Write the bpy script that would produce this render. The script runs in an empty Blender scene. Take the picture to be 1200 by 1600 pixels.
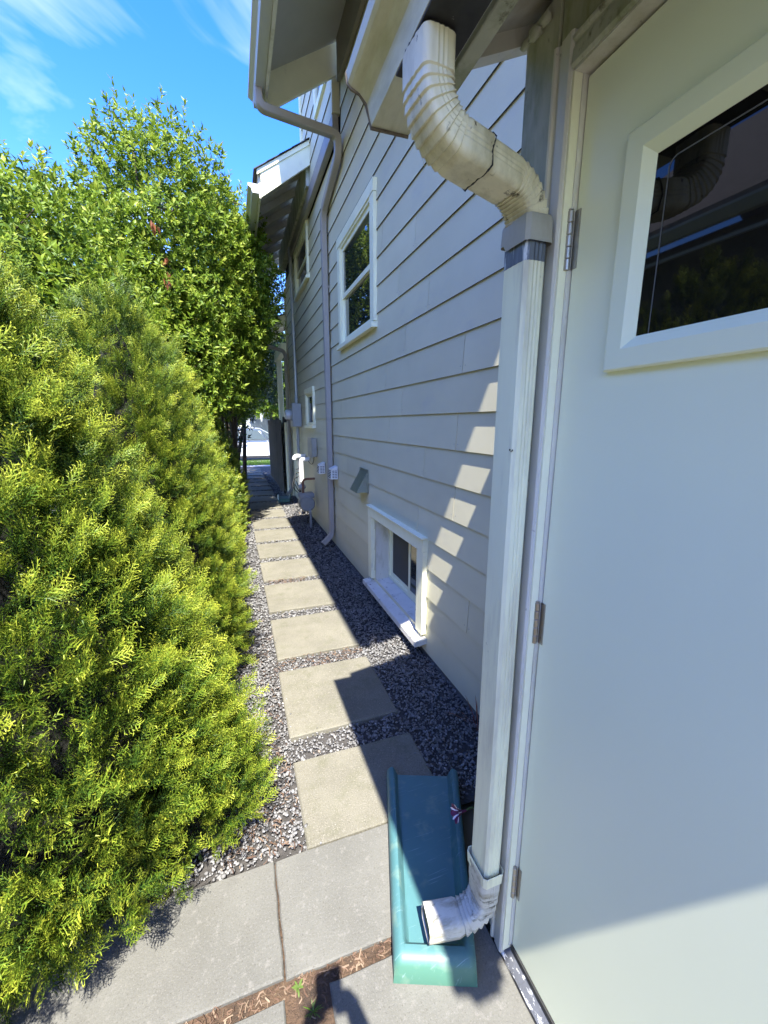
import bpy, bmesh, math, random
import numpy as np
from math import radians as rad, sin, cos, pi
from mathutils import Vector, Matrix

S = bpy.context.scene
COL = S.collection
rng = np.random.default_rng(7)
random.seed(7)

# ------------------------------------------------------------------ camera, sky, sun, exposure
cam = bpy.data.objects.new('camera', bpy.data.cameras.new('camera'))
COL.objects.link(cam)
cam.location = (0, 0, 1.5)
cam.rotation_euler = (rad(90 - 12.29), 0, rad(-19.66))
cam.data.sensor_fit = 'VERTICAL'
cam.data.sensor_height = 24.0
cam.data.lens = 24.0 * 641.7 / 1600.0
cam.data.clip_start = 0.01
cam.data.clip_end = 2000
S.camera = cam
S.view_settings.view_transform = 'Standard'
S.view_settings.look = 'None'
S.view_settings.gamma = 1.0
S.view_settings.use_curve_mapping = False
S.view_settings.exposure = 2.85

SUNDIR = Vector((-0.09, -0.565, 1.0)).normalized()      # towards the sun
elev = math.asin(SUNDIR.z)
azim = math.atan2(SUNDIR.x, SUNDIR.y)
W = bpy.data.worlds.new('World')
S.world = W
W.use_nodes = True
nt = W.node_tree
nt.nodes.clear()
wo = nt.nodes.new('ShaderNodeOutputWorld')
bg = nt.nodes.new('ShaderNodeBackground')
sky = nt.nodes.new('ShaderNodeTexSky')
sky.sky_type = 'NISHITA'
sky.sun_disc = False
sky.sun_elevation = elev
sky.sun_rotation = azim
sky.altitude = 0
sky.air_density = 1.0
sky.dust_density = 0.25
sky.ozone_density = 1.5
bg.inputs['Strength'].default_value = 0.108
# thin cirrus over the whole sky
tc = nt.nodes.new('ShaderNodeTexCoord')
mp = nt.nodes.new('ShaderNodeMapping')
mp.inputs['Rotation'].default_value = (0.0, 0.35, 0.75)
mp.inputs['Scale'].default_value = (1.1, 3.4, 3.2)
nz = nt.nodes.new('ShaderNodeTexNoise')
nz.inputs['Scale'].default_value = 1.25
nz.inputs['Detail'].default_value = 6
nz.inputs['Roughness'].default_value = 0.55
nz.inputs['Distortion'].default_value = 0.5
cr = nt.nodes.new('ShaderNodeValToRGB')
cr.color_ramp.elements[0].position = 0.51
cr.color_ramp.elements[0].color = (0, 0, 0, 1)
cr.color_ramp.elements[1].position = 0.80
cr.color_ramp.elements[1].color = (0.6, 0.6, 0.6, 1)
mx = nt.nodes.new('ShaderNodeMixRGB')
mx.inputs['Color2'].default_value = (4.2, 4.1, 3.9, 1)
hs = nt.nodes.new('ShaderNodeHueSaturation')
hs.inputs['Saturation'].default_value = 1.42
hs.inputs['Hue'].default_value = 0.523
L = nt.links.new
L(tc.outputs['Generated'], mp.inputs['Vector'])
L(mp.outputs['Vector'], nz.inputs['Vector'])
L(nz.outputs['Fac'], cr.inputs['Fac'])
L(sky.outputs['Color'], hs.inputs['Color'])
L(hs.outputs['Color'], mx.inputs['Color1'])
L(cr.outputs['Color'], mx.inputs['Fac'])
L(mx.outputs['Color'], bg.inputs['Color'])
L(bg.outputs['Background'], wo.inputs['Surface'])

sun = bpy.data.objects.new('sun', bpy.data.lights.new('sun', 'SUN'))
COL.objects.link(sun)
sun.data.energy = 2.6
sun.data.angle = rad(0.55)
sun.data.color = (1.0, 0.955, 0.88)
sun.rotation_euler = (-SUNDIR).to_track_quat('-Z', 'Y').to_euler()
sun.location = (-2, -8, 12)

# ------------------------------------------------------------------ materials
MATS = {}


def nodes_of(name):
    m = bpy.data.materials.new(name)
    m.use_nodes = True
    n = m.node_tree
    b = n.nodes['Principled BSDF']
    return m, n, b


def rgba(c):
    return (c[0], c[1], c[2], 1.0)


def mat(name, col, rough=0.6, var=0.12, vscale=6.0, stretch=(1, 1, 1), bump=0.0, bscale=60.0, bstretch=None,
        stains=(), metallic=0.0, spec=0.5, objvar=0.0, coat=0.0, bdist=0.004):
    """Noise-varied principled material; stains = [(colour, low, high, scale, stretch)] are noise-masked dirt patches."""
    m, n, b = nodes_of(name)
    N, K = n.nodes.new, n.links.new
    geo = N('ShaderNodeNewGeometry')

    def noise(scale, st, detail=5, rough_=0.6):
        mp_ = N('ShaderNodeMapping')
        mp_.inputs['Scale'].default_value = st
        K(geo.outputs['Position'], mp_.inputs['Vector'])
        t = N('ShaderNodeTexNoise')
        t.inputs['Scale'].default_value = scale
        t.inputs['Detail'].default_value = detail
        t.inputs['Roughness'].default_value = rough_
        K(mp_.outputs['Vector'], t.inputs['Vector'])
        return t
    t = noise(vscale, stretch)
    r = N('ShaderNodeValToRGB')
    r.color_ramp.elements[0].position = 0.3
    r.color_ramp.elements[1].position = 0.7
    r.color_ramp.elements[0].color = rgba([c * (1 - var) for c in col])
    r.color_ramp.elements[1].color = rgba([min(1, c * (1 + var)) for c in col])
    K(t.outputs['Fac'], r.inputs['Fac'])
    out = r.outputs['Color']
    if objvar:
        oi = N('ShaderNodeObjectInfo')
        mr = N('ShaderNodeMapRange')
        mr.inputs['To Min'].default_value = 1 - objvar
        mr.inputs['To Max'].default_value = 1 + objvar
        K(oi.outputs['Random'], mr.inputs['Value'])
        mm = N('ShaderNodeMixRGB')
        mm.blend_type = 'MULTIPLY'
        mm.inputs['Fac'].default_value = 1
        K(out, mm.inputs['Color1'])
        K(mr.outputs['Result'], mm.inputs['Color2'])
        out = mm.outputs['Color']
    for (sc, lo, hi, ss, st) in stains:
        s = noise(ss, st, 8, 0.65)
        q = N('ShaderNodeMapRange')
        q.inputs['From Min'].default_value = lo
        q.inputs['From Max'].default_value = hi
        K(s.outputs['Fac'], q.inputs['Value'])
        mm = N('ShaderNodeMixRGB')
        K(q.outputs['Result'], mm.inputs['Fac'])
        K(out, mm.inputs['Color1'])
        mm.inputs['Color2'].default_value = rgba(sc)
        out = mm.outputs['Color']
    K(out, b.inputs['Base Color'])
    b.inputs['Roughness'].default_value = rough
    b.inputs['Metallic'].default_value = metallic
    b.inputs['Specular IOR Level'].default_value = spec
    b.inputs['Coat Weight'].default_value = coat
    if bump:
        bt = noise(bscale, bstretch or (1, 1, 1), 6, 0.65)
        bp = N('ShaderNodeBump')
        bp.inputs['Strength'].default_value = bump
        bp.inputs['Distance'].default_value = bdist
        K(bt.outputs['Fac'], bp.inputs['Height'])
        K(bp.outputs['Normal'], b.inputs['Normal'])
    MATS[name] = m
    return m


def leafmat(name, stops, trans=0.35, rough=0.45, spec=0.35):
    """Foliage: colour from the per-vertex 'tint' value, part of the light passes through."""
    m, n, b = nodes_of(name)
    N, K = n.nodes.new, n.links.new
    at = N('ShaderNodeAttribute')
    at.attribute_name = 'tint'
    r = N('ShaderNodeValToRGB')
    el = r.color_ramp.elements
    el[0].position, el[0].color = stops[0][0], rgba(stops[0][1])
    el[1].position, el[1].color = stops[-1][0], rgba(stops[-1][1])
    for p, c in stops[1:-1]:
        e = el.new(p)
        e.color = rgba(c)
    K(at.outputs['Fac'], r.inputs['Fac'])
    K(r.outputs['Color'], b.inputs['Base Color'])
    b.inputs['Roughness'].default_value = rough
    b.inputs['Specular IOR Level'].default_value = spec
    tr = N('ShaderNodeBsdfTranslucent')
    K(r.outputs['Color'], tr.inputs['Color'])
    ms = N('ShaderNodeMixShader')
    ms.inputs['Fac'].default_value = trans
    K(b.outputs['BSDF'], ms.inputs[1])
    K(tr.outputs['BSDF'], ms.inputs[2])
    K(ms.outputs['Shader'], n.nodes['Material Output'].inputs['Surface'])
    MATS[name] = m
    return m


def tintmat(name, stops, rough=0.7, spec=0.4):
    m, n, b = nodes_of(name)
    N, K = n.nodes.new, n.links.new
    at = N('ShaderNodeAttribute')
    at.attribute_name = 'tint'
    r = N('ShaderNodeValToRGB')
    el = r.color_ramp.elements
    el[0].position, el[0].color = stops[0][0], rgba(stops[0][1])
    el[1].position, el[1].color = stops[-1][0], rgba(stops[-1][1])
    for p, c in stops[1:-1]:
        e = el.new(p)
        e.color = rgba(c)
    K(at.outputs['Fac'], r.inputs['Fac'])
    geo = N('ShaderNodeNewGeometry')
    t = N('ShaderNodeTexNoise')
    t.inputs['Scale'].default_value = 140
    K(geo.outputs['Position'], t.inputs['Vector'])
    mr = N('ShaderNodeMapRange')
    mr.inputs['To Min'].default_value = 0.7
    mr.inputs['To Max'].default_value = 1.3
    K(t.outputs['Fac'], mr.inputs['Value'])
    mm = N('ShaderNodeMixRGB')
    mm.blend_type = 'MULTIPLY'
    mm.inputs['Fac'].default_value = 1
    K(r.outputs['Color'], mm.inputs['Color1'])
    K(mr.outputs['Result'], mm.inputs['Color2'])
    K(mm.outputs['Color'], b.inputs['Base Color'])
    b.inputs['Roughness'].default_value = rough
    b.inputs['Specular IOR Level'].default_value = spec
    MATS[name] = m
    return m


DIRT = (0.10, 0.095, 0.06)
mat('siding', (0.645, 0.605, 0.42), 0.62, 0.05, 3, (1, .6, 1), 0.35, 95, (1, 1.0, .06), objvar=0.045, bdist=0.0016,
    stains=[((0.50, 0.48, 0.41), .58, .85, 2.2, (1, .5, 1))])
mat('board_edge_shade', (0.045, 0.042, 0.038), 0.9, 0.3, 30)
mat('white_paint', (0.86, 0.85, 0.62), 0.5, 0.04, 8, (1, 1, 1), 0.1, 120, (1, 1, .2), stains=[((0.50, 0.48, 0.40), .62, .85, 9, (1, 1, .5))], bdist=0.001)
mat('dirty_white_paint', (0.66, 0.64, 0.56), 0.55, 0.07, 10, (1, 1, .4), 0.18, 90, (1, 1, .15),
    stains=[((0.36, 0.34, 0.22), .52, .78, 7, (1, 1, .35)), (DIRT, .66, .76, 38, (1, 1, .6))], bdist=0.0015)
mat('green_stained_paint', (0.50, 0.50, 0.40), 0.65, 0.12, 9, (1, 1, .3), 0.35, 70, (1, 1, .3),
    stains=[((0.24, 0.26, 0.13), .45, .68, 11, (1, 1, .3)), ((0.10, 0.09, 0.045), .60, .72, 34, (1, 1, .5))], bdist=0.002)
mat('peeling_paint', (0.70, 0.68, 0.62), 0.6, 0.06, 12, (1, 1, 1), 0.5, 60, None,
    stains=[((0.20, 0.17, 0.14), .62, .645, 22, (1, .55, 1)), ((0.48, 0.45, 0.38), .55, .7, 9, (1, 1, 1))], bdist=0.002)
mat('door_paint', (0.86, 0.89, 0.65), 0.36, 0.018, 1.6, (1, 1, .6), 0.12, 260, None, bdist=0.0008,
    stains=[((0.60, 0.61, 0.58), .66, .9, 3.0, (1, 1, .7))])
mat('downspout_paint', (0.82, 0.81, 0.57), 0.42, 0.06, 7, (1, 1, .25), 0.12, 60, (1, 1, .1), bdist=0.0012,
    stains=[((0.45, 0.42, 0.33), .50, .78, 16, (1, 1, .12)), ((0.16, 0.15, 0.11), .69, .75, 52, (1, 1, .7))])
mat('elbow_paint', (0.74, 0.685, 0.49), 0.48, 0.10, 9, (1, 1, .5), 0.15, 60, (1, 1, .3), bdist=0.0012,
    stains=[((0.40, 0.36, 0.22), .44, .70, 17, (1, 1, .4)), ((0.13, 0.11, 0.075), .62, .69, 32, (1, 1, .8)), ((0.10, 0.085, 0.06), .66, .70, 75, (1, 1, .5))])
mat('dirty_elbow_paint', (0.56, 0.54, 0.46), 0.55, 0.10, 9, (1, 1, .5), 0.2, 60, None, bdist=0.0015,
    stains=[((0.26, 0.23, 0.15), .47, .66, 24, (.35, 1, 1.6)), ((0.07, 0.07, 0.045), .56, .66, 30, (.4, 1, 1.5))])
mat('collar_paint', (0.36, 0.35, 0.30), 0.55, 0.08, 10, stains=[((0.25, 0.23, 0.17), .5, .8, 14, (1, 1, .4))])
mat('bare_metal', (0.13, 0.15, 0.18), 0.5, 0.4, 30, (1, 1, .15), metallic=0.3, stains=[((0.55, 0.57, 0.58), .56, .6, 40, (1, 1, .12))])
mat('black_grime_shade', (0.022, 0.020, 0.018), 0.6, 0.5, 30, stains=[((0.5, 0.48, 0.43), .66, .69, 40, (1, 1, .5))])
mat('dark_gap', (0.012, 0.012, 0.013), 0.8, 0.1)
mat('gutter_paint', (0.66, 0.64, 0.48), 0.42, 0.07, 6, (1, .5, 1), 0.1, 40, None, bdist=0.001,
    stains=[((0.38, 0.36, 0.20), .50, .75, 8, (1.5, .45, 1.5)), ((0.12, 0.10, 0.06), .68, .74, 26, (1, .6, 1))])
mat('far_gutter_paint', (0.50, 0.51, 0.49), 0.4, 0.05, 4, (1, .4, 1))
mat('soffit_paint', (0.50, 0.48, 0.42), 0.7, 0.10, 5, (1, 1, 1), 0.4, 34, None,
    stains=[((0.36, 0.30, 0.22), .52, .75, 8, (1, 1, 1))], bdist=0.003)
mat('grey_soffit_paint', (0.44, 0.445, 0.41), 0.7, 0.05, 5, (1, 1, 1), 0.3, 60, (1, .1, 1), bdist=0.002)
mat('frieze_paint', (0.22, 0.20, 0.17), 0.7, 0.08, 5)
mat('taupe_paint', (0.34, 0.31, 0.28), 0.5, 0.06, 8, (1, 1, .3))
mat('shingle', (0.055, 0.055, 0.058), 0.9, 0.3, 40, bump=0.5, bscale=160)
mat('sheathing', (0.05, 0.047, 0.043), 0.9, 0.1)
mat('foundation', (0.15, 0.14, 0.125), 0.9, 0.2, 12, bump=0.5, bscale=40)
mat('nickel', (0.42, 0.40, 0.36), 0.34, 0.12, 30, metallic=1.0, stains=[((0.20, 0.18, 0.15), .6, .8, 60, (1, 1, 1))])
mat('threshold_metal', (0.10, 0.105, 0.115), 0.42, 0.3, 18, (1, .4, 1), 0.4, 90, None, metallic=0.35,
    stains=[((0.62, 0.63, 0.62), .56, .60, 95, (1, .4, 1))])
mat('rubber', (0.02, 0.02, 0.02), 0.6, 0.1)
mat('galvanised', (0.36, 0.40, 0.38), 0.32, 0.10, 14, metallic=0.85)
mat('grey_metal', (0.36, 0.38, 0.40), 0.45, 0.06, 12)
mat('meter_grey', (0.235, 0.25, 0.26), 0.45, 0.1, 14)
mat('conduit_grey', (0.42, 0.44, 0.46), 0.4, 0.06, 10, metallic=0.3)
mat('pvc', (0.72, 0.72, 0.69), 0.4, 0.04, 10)
mat('rust', (0.20, 0.10, 0.06), 0.8, 0.3, 30)
mat('black_wire', (0.03, 0.03, 0.03), 0.5)
mat('vent_plastic', (0.72, 0.72, 0.69), 0.4, 0.03)
mat('dark_wood', (0.042, 0.038, 0.034), 0.8, 0.25, 6, (3, 3, .3), 0.3, 40, (2, 2, .2), objvar=.2)
mat('soil', (0.085, 0.052, 0.03), 0.95, 0.45, 26, bump=1.0, bscale=60, bdist=0.02,
    stains=[((0.05, 0.032, 0.02), .5, .64, 14, (1, 1, 1)), ((0.26, 0.21, 0.13), .64, .70, 70, (1, 1, 1))])
mat('bed_soil', (0.05, 0.046, 0.042), 0.95, 0.4, 40, bump=1.0, bscale=80, bdist=0.01)
mat('ground', (0.10, 0.09, 0.06), 0.95, 0.3, 2)
mat('asphalt', (0.05, 0.05, 0.052), 0.9, 0.15, 20)
mat('kerb_concrete', (0.34, 0.33, 0.31), 0.85, 0.1, 6)
mat('car_paint', (0.72, 0.73, 0.75), 0.22, 0.02, coat=0.6)
mat('tyre', (0.02, 0.02, 0.02), 0.8)
mat('alloy', (0.45, 0.46, 0.47), 0.3, metallic=0.8)
mat('tail_red', (0.35, 0.02, 0.02), 0.2)
mat('head_clear', (0.6, 0.62, 0.65), 0.1)
mat('bark', (0.075, 0.056, 0.042), 0.9, 0.3, 12, (1, 1, .3), 0.6, 40, (1, 1, .3), bdist=0.01)
mat('inner_foliage_shade', (0.007, 0.0075, 0.003), 0.95, 0.6, 22, bump=0.9, bscale=50, bdist=0.03)
mat('stem_green', (0.07, 0.13, 0.03), 0.5, 0.15, 40)
mat('petal_purple', (0.085, 0.006, 0.05), 0.5, 0.2, 60)
mat('petal_white', (0.72, 0.62, 0.64), 0.5, 0.08, 60)
mat('far_house_paint', (0.42, 0.46, 0.47), 0.7, 0.1, 2)
mat('skin', (0.45, 0.27, 0.19), 0.5, 0.06, 20)
mat('jacket', (0.06, 0.07, 0.10), 0.8, 0.1, 20)
mat('trousers', (0.05, 0.055, 0.08), 0.85, 0.1, 20)
mat('hair', (0.03, 0.02, 0.014), 0.6, 0.2, 40)
mat('phone_black', (0.012, 0.012, 0.014), 0.2, 0.05)
mat('shoe', (0.03, 0.03, 0.03), 0.6)
mat('dry_stem', (0.26, 0.20, 0.11), 0.8, 0.2, 30)


def glassmat(name, base, rough=0.015, ior=1.52):
    m, n, b = nodes_of(name)
    b.inputs['Base Color'].default_value = rgba(base)
    b.inputs['Roughness'].default_value = rough
    b.inputs['IOR'].default_value = ior
    b.inputs['Specular IOR Level'].default_value = 0.5
    MATS[name] = m


glassmat('dark_glass', (0.006, 0.006, 0.006), 0.02, 1.42)
glassmat('window_glass', (0.02, 0.024, 0.022), 0.01, 2.0)
glassmat('car_glass', (0.10, 0.13, 0.14), 0.03, 1.6)
mat('screen_mesh', (0.05, 0.05, 0.052), 0.6, 0.1)


def concrete(name, base, speck, light, speck_scale=170, crack=None, blot=None):
    m, n, b = nodes_of(name)
    N, K = n.nodes.new, n.links.new
    geo = N('ShaderNodeNewGeometry')

    def nz_(s, d=5, r=.6):
        t = N('ShaderNodeTexNoise')
        t.inputs['Scale'].default_value = s
        t.inputs['Detail'].default_value = d
        t.inputs['Roughness'].default_value = r
        K(geo.outputs['Position'], t.inputs['Vector'])
        return t.outputs['Fac']

    def ramp(fac, lo, hi):
        q = N('ShaderNodeMapRange')
        q.inputs['From Min'].default_value = lo
        q.inputs['From Max'].default_value = hi
        K(fac, q.inputs['Value'])
        return q.outputs['Result']

    def mixc(f, a, c2):
        mm = N('ShaderNodeMixRGB')
        K(f, mm.inputs['Fac'])
        if isinstance(a, tuple):
            mm.inputs['Color1'].default_value = rgba(a)
        else:
            K(a, mm.inputs['Color1'])
        mm.inputs['Color2'].default_value = rgba(c2)
        return mm.outputs['Color']
    c = mixc(ramp(nz_(3.2), .32, .72), tuple(x * .80 for x in base), tuple(x * 1.13 for x in base))
    if blot:
        c = mixc(ramp(nz_(9, 7, .7), .5, .75), c, blot)
    f = nz_(speck_scale, 3, .7)
    c = mixc(ramp(f, .55, .68), c, light)
    c = mixc(ramp(nz_(speck_scale * .83, 3, .7), .57, .70), c, speck)
    if crack:
        c = mixc(ramp(nz_(34, 8, .75), .56, .63), c, crack)
    oi = N('ShaderNodeObjectInfo')
    mr = N('ShaderNodeMapRange')
    mr.inputs['To Min'].default_value = .92
    mr.inputs['To Max'].default_value = 1.07
    K(oi.outputs['Random'], mr.inputs['Value'])
    mm = N('ShaderNodeMixRGB')
    mm.blend_type = 'MULTIPLY'
    mm.inputs['Fac'].default_value = 1
    K(c, mm.inputs['Color1'])
    K(mr.outputs['Result'], mm.inputs['Color2'])
    K(mm.outputs['Color'], b.inputs['Base Color'])
    b.inputs['Roughness'].default_value = 0.9
    b.inputs['Specular IOR Level'].default_value = 0.25
    bp = N('ShaderNodeBump')
    bp.inputs['Strength'].default_value = 0.6
    bp.inputs['Distance'].default_value = 0.003
    K(nz_(speck_scale * .8, 5, .7), bp.inputs['Height'])
    K(bp.outputs['Normal'], b.inputs['Normal'])
    MATS[name] = m


concrete('paver_concrete', (0.149, 0.140, 0.108), (0.077, 0.069, 0.051), (0.224, 0.210, 0.170), 190, blot=(0.104, 0.102, 0.065))
concrete('slab_concrete', (0.124, 0.122, 0.107), (0.079, 0.075, 0.065), (0.154, 0.149, 0.134), 190, crack=(0.149, 0.144, 0.129), blot=(0.106, 0.103, 0.089))

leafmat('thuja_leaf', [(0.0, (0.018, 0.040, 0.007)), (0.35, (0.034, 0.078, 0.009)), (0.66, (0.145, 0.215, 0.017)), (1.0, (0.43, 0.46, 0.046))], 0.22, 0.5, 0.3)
leafmat('laurel_leaf', [(0.0, (0.024, 0.052, 0.009)), (0.35, (0.075, 0.140, 0.014)), (0.7, (0.185, 0.27, 0.022)), (1.0, (0.33, 0.38, 0.05))], 0.34, 0.5, 0.25)
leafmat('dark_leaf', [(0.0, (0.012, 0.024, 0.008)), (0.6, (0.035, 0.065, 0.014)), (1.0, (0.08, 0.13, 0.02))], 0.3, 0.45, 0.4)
leafmat('weed_leaf', [(0.0, (0.05, 0.09, 0.02)), (1.0, (0.16, 0.24, 0.05))], 0.35)
leafmat('grass_leaf', [(0.0, (0.05, 0.12, 0.015)), (1.0, (0.14, 0.26, 0.03))], 0.35)
leafmat('dead_leaf', [(0.0, (0.16, 0.05, 0.02)), (1.0, (0.36, 0.13, 0.06))], 0.3)
tintmat('gravel', [(0.0, (0.090, 0.088, 0.086)), (0.35, (0.155, 0.152, 0.147)), (0.7, (0.24, 0.237, 0.23)), (0.86, (0.31, 0.305, 0.30)), (0.95, (0.22, 0.17, 0.13)), (1.0, (0.46, 0.46, 0.455))], 0.7)
tintmat('litter', [(0.0, (0.07, 0.04, 0.025)), (0.5, (0.115, 0.068, 0.042)), (1.0, (0.20, 0.15, 0.10))], 0.8)

# teal plastic, faded
m, n, b = nodes_of('teal_plastic')
N, K = n.nodes.new, n.links.new
geo = N('ShaderNodeNewGeometry')
t1 = N('ShaderNodeTexNoise'); t1.inputs['Scale'].default_value = 6; t1.inputs['Detail'].default_value = 6
K(geo.outputs['Position'], t1.inputs['Vector'])
at = N('ShaderNodeAttribute'); at.attribute_name = 'tint'
r1 = N('ShaderNodeValToRGB')
r1.color_ramp.elements[0].color = (0.052, 0.136, 0.140, 1); r1.color_ramp.elements[0].position = 0.3
r1.color_ramp.elements[1].color = (0.064, 0.160, 0.170, 1); r1.color_ramp.elements[1].position = 0.7
K(t1.outputs['Fac'], r1.inputs['Fac'])
mxa = N('ShaderNodeMixRGB'); mxa.inputs['Color2'].default_value = (0.06, 0.155, 0.11, 1)
K(at.outputs['Fac'], mxa.inputs['Fac']); K(r1.outputs['Color'], mxa.inputs['Color1'])
t2 = N('ShaderNodeTexNoise'); t2.inputs['Scale'].default_value = 22; t2.inputs['Detail'].default_value = 8
K(geo.outputs['Position'], t2.inputs['Vector'])
q2 = N('ShaderNodeMapRange'); q2.inputs['From Min'].default_value = .55; q2.inputs['From Max'].default_value = .8; q2.inputs['To Max'].default_value = .6
K(t2.outputs['Fac'], q2.inputs['Value'])
mxb = N('ShaderNodeMixRGB'); mxb.inputs['Color2'].default_value = (0.20, 0.27, 0.20, 1)
K(q2.outputs['Result'], mxb.inputs['Fac']); K(mxa.outputs['Color'], mxb.inputs['Color1'])
mpn = N('ShaderNodeMapping'); mpn.inputs['Scale'].default_value = (9, 260, 30); mpn.inputs['Rotation'].default_value = (0, 0, .35)
K(geo.outputs['Position'], mpn.inputs['Vector'])
t3 = N('ShaderNodeTexNoise'); t3.inputs['Scale'].default_value = 1; t3.inputs['Detail'].default_value = 3
K(mpn.outputs['Vector'], t3.inputs['Vector'])
q3 = N('ShaderNodeMapRange'); q3.inputs['From Min'].default_value = .64; q3.inputs['From Max'].default_value = .72; q3.inputs['To Max'].default_value = .35
K(t3.outputs['Fac'], q3.inputs['Value'])
mxc = N('ShaderNodeMixRGB'); mxc.inputs['Color2'].default_value = (0.30, 0.42, 0.46, 1)
K(q3.outputs['Result'], mxc.inputs['Fac']); K(mxb.outputs['Color'], mxc.inputs['Color1'])
K(mxc.outputs['Color'], b.inputs['Base Color'])
b.inputs['Roughness'].default_value = 0.5
MATS['teal_plastic'] = m

# ------------------------------------------------------------------ object helpers
WLOC = {}


def tag(o, label=None, cat=None, group=None, kind=None):
    if label:
        o['label'] = label
    if cat:
        o['category'] = cat
    if group:
        o['group'] = group
    if kind:
        o['kind'] = kind
    return o


def thing(name, loc, label, cat, group=None):
    o = bpy.data.objects.new(name, None)
    o.empty_display_size = 0.1
    o.location = loc
    COL.objects.link(o)
    WLOC[o] = Vector(loc)
    return tag(o, label, cat, group)


def link(name, me, mt, parent, origin):
    me.materials.append(MATS[mt] if isinstance(mt, str) else mt)
    o = bpy.data.objects.new(name, me)
    COL.objects.link(o)
    base = WLOC[parent] if parent else Vector((0, 0, 0))
    o.location = origin - base
    if parent:
        o.parent = parent
    WLOC[o] = Vector(origin)
    return o


def add(name, V, F, mt, parent=None, smooth=False, origin=None):
    """World-space verts and faces -> one mesh object whose origin sits at its base."""
    V = np.asarray(V, dtype=np.float64).reshape(-1, 3)
    if origin is None:
        lo, hi = V.min(0), V.max(0)
        origin = Vector(((lo[0] + hi[0]) / 2, (lo[1] + hi[1]) / 2, lo[2]))
    else:
        origin = Vector(origin)
    me = bpy.data.meshes.new(name)
    me.from_pydata((V - np.array(origin)).tolist(), [], [list(f) for f in F])
    me.update()
    if smooth:
        me.polygons.foreach_set('use_smooth', [True] * len(me.polygons))
        if smooth != True:
            me.set_sharp_from_angle(angle=smooth)
    return link(name, me, mt, parent, origin)


def fast(name, V, F, mt, parent=None, tint=None, origin=(0, 0, 0), smooth=False):
    """Large joined meshes: V (n,3), F (m,k) of equal-sized faces, optional per-vertex tint."""
    V = np.asarray(V, dtype=np.float32)
    F = np.asarray(F, dtype=np.int32)
    org = Vector(origin)
    V = V - np.array(org, dtype=np.float32)
    me = bpy.data.meshes.new(name)
    me.vertices.add(len(V))
    me.vertices.foreach_set('co', V.ravel())
    k = F.shape[1]
    me.loops.add(F.size)
    me.loops.foreach_set('vertex_index', F.ravel())
    me.polygons.add(len(F))
    me.polygons.foreach_set('loop_start', np.arange(0, F.size, k, dtype=np.int32))
    if smooth:
        me.polygons.foreach_set('use_smooth', np.ones(len(F), dtype=bool))
    if tint is not None:
        a = me.attributes.new('tint', 'FLOAT', 'POINT')
        a.data.foreach_set('value', np.asarray(tint, dtype=np.float32))
    me.update(calc_edges=True)
    return link(name, me, mt, parent, org)


def boxvf(x0, x1, y0, y1, z0, z1):
    V = [(x0, y0, z0), (x1, y0, z0), (x1, y1, z0), (x0, y1, z0), (x0, y0, z1), (x1, y0, z1), (x1, y1, z1), (x0, y1, z1)]
    F = [(0, 3, 2, 1), (4, 5, 6, 7), (0, 1, 5, 4), (1, 2, 6, 5), (2, 3, 7, 6), (3, 0, 4, 7)]
    return V, F


def merge(*vf):
    V, F = [], []
    for v, f in vf:
        k = len(V)
        V += [tuple(p) for p in v]
        F += [tuple(i + k for i in q) for q in f]
    return V, F


def bevelled(V, F, r, seg=1):
    bm = bmesh.new()
    vs = [bm.verts.new(p) for p in V]
    for f in F:
        bm.faces.new([vs[i] for i in f])
    bm.normal_update()
    bmesh.ops.bevel(bm, geom=bm.edges[:], offset=r, segments=seg, affect='EDGES', profile=0.5)
    bm.verts.index_update()
    V2 = [tuple(v.co) for v in bm.verts]
    F2 = [tuple(v.index for v in f.verts) for f in bm.faces]
    bm.free()
    return V2, F2


def box(name, b6, mt, parent=None, r=0.0, seg=1):
    V, F = boxvf(*b6)
    if r:
        V, F = bevelled(V, F, r, seg)
    return add(name, V, F, mt, parent, smooth=False)


def extrude_y(prof, y0, y1, closed=True, cap=True):
    """Profile of (x, z) points swept along y."""
    n = len(prof)
    V = [(p[0], y0, p[1]) for p in prof] + [(p[0], y1, p[1]) for p in prof]
    F = []
    for i in range(n if closed else n - 1):
        j = (i + 1) % n
        F.append((i, j, n + j, n + i))
    if cap and closed:
        F.append(tuple(range(n - 1, -1, -1)))
        F.append(tuple(range(n, 2 * n)))
    return V, F


def extrude_z(prof, z0, z1):
    n = len(prof)
    V = [(p[0], p[1], z0) for p in prof] + [(p[0], p[1], z1) for p in prof]
    F = [(i, (i + 1) % n, n + (i + 1) % n, n + i) for i in range(n)]
    F += [tuple(range(n - 1, -1, -1)), tuple(range(n, 2 * n))]
    return V, F


def loft(rings, cap0=True, cap1=True):
    n = len(rings[0])
    V = [tuple(p) for r in rings for p in r]
    F = []
    for k in range(len(rings) - 1):
        for i in range(n):
            j = (i + 1) % n
            F.append((k * n + i, k * n + j, (k + 1) * n + j, (k + 1) * n + i))
    if cap0:
        F.append(tuple(range(n - 1, -1, -1)))
    if cap1:
        F.append(tuple((len(rings) - 1) * n + i for i in range(n)))
    return V, F


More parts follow.
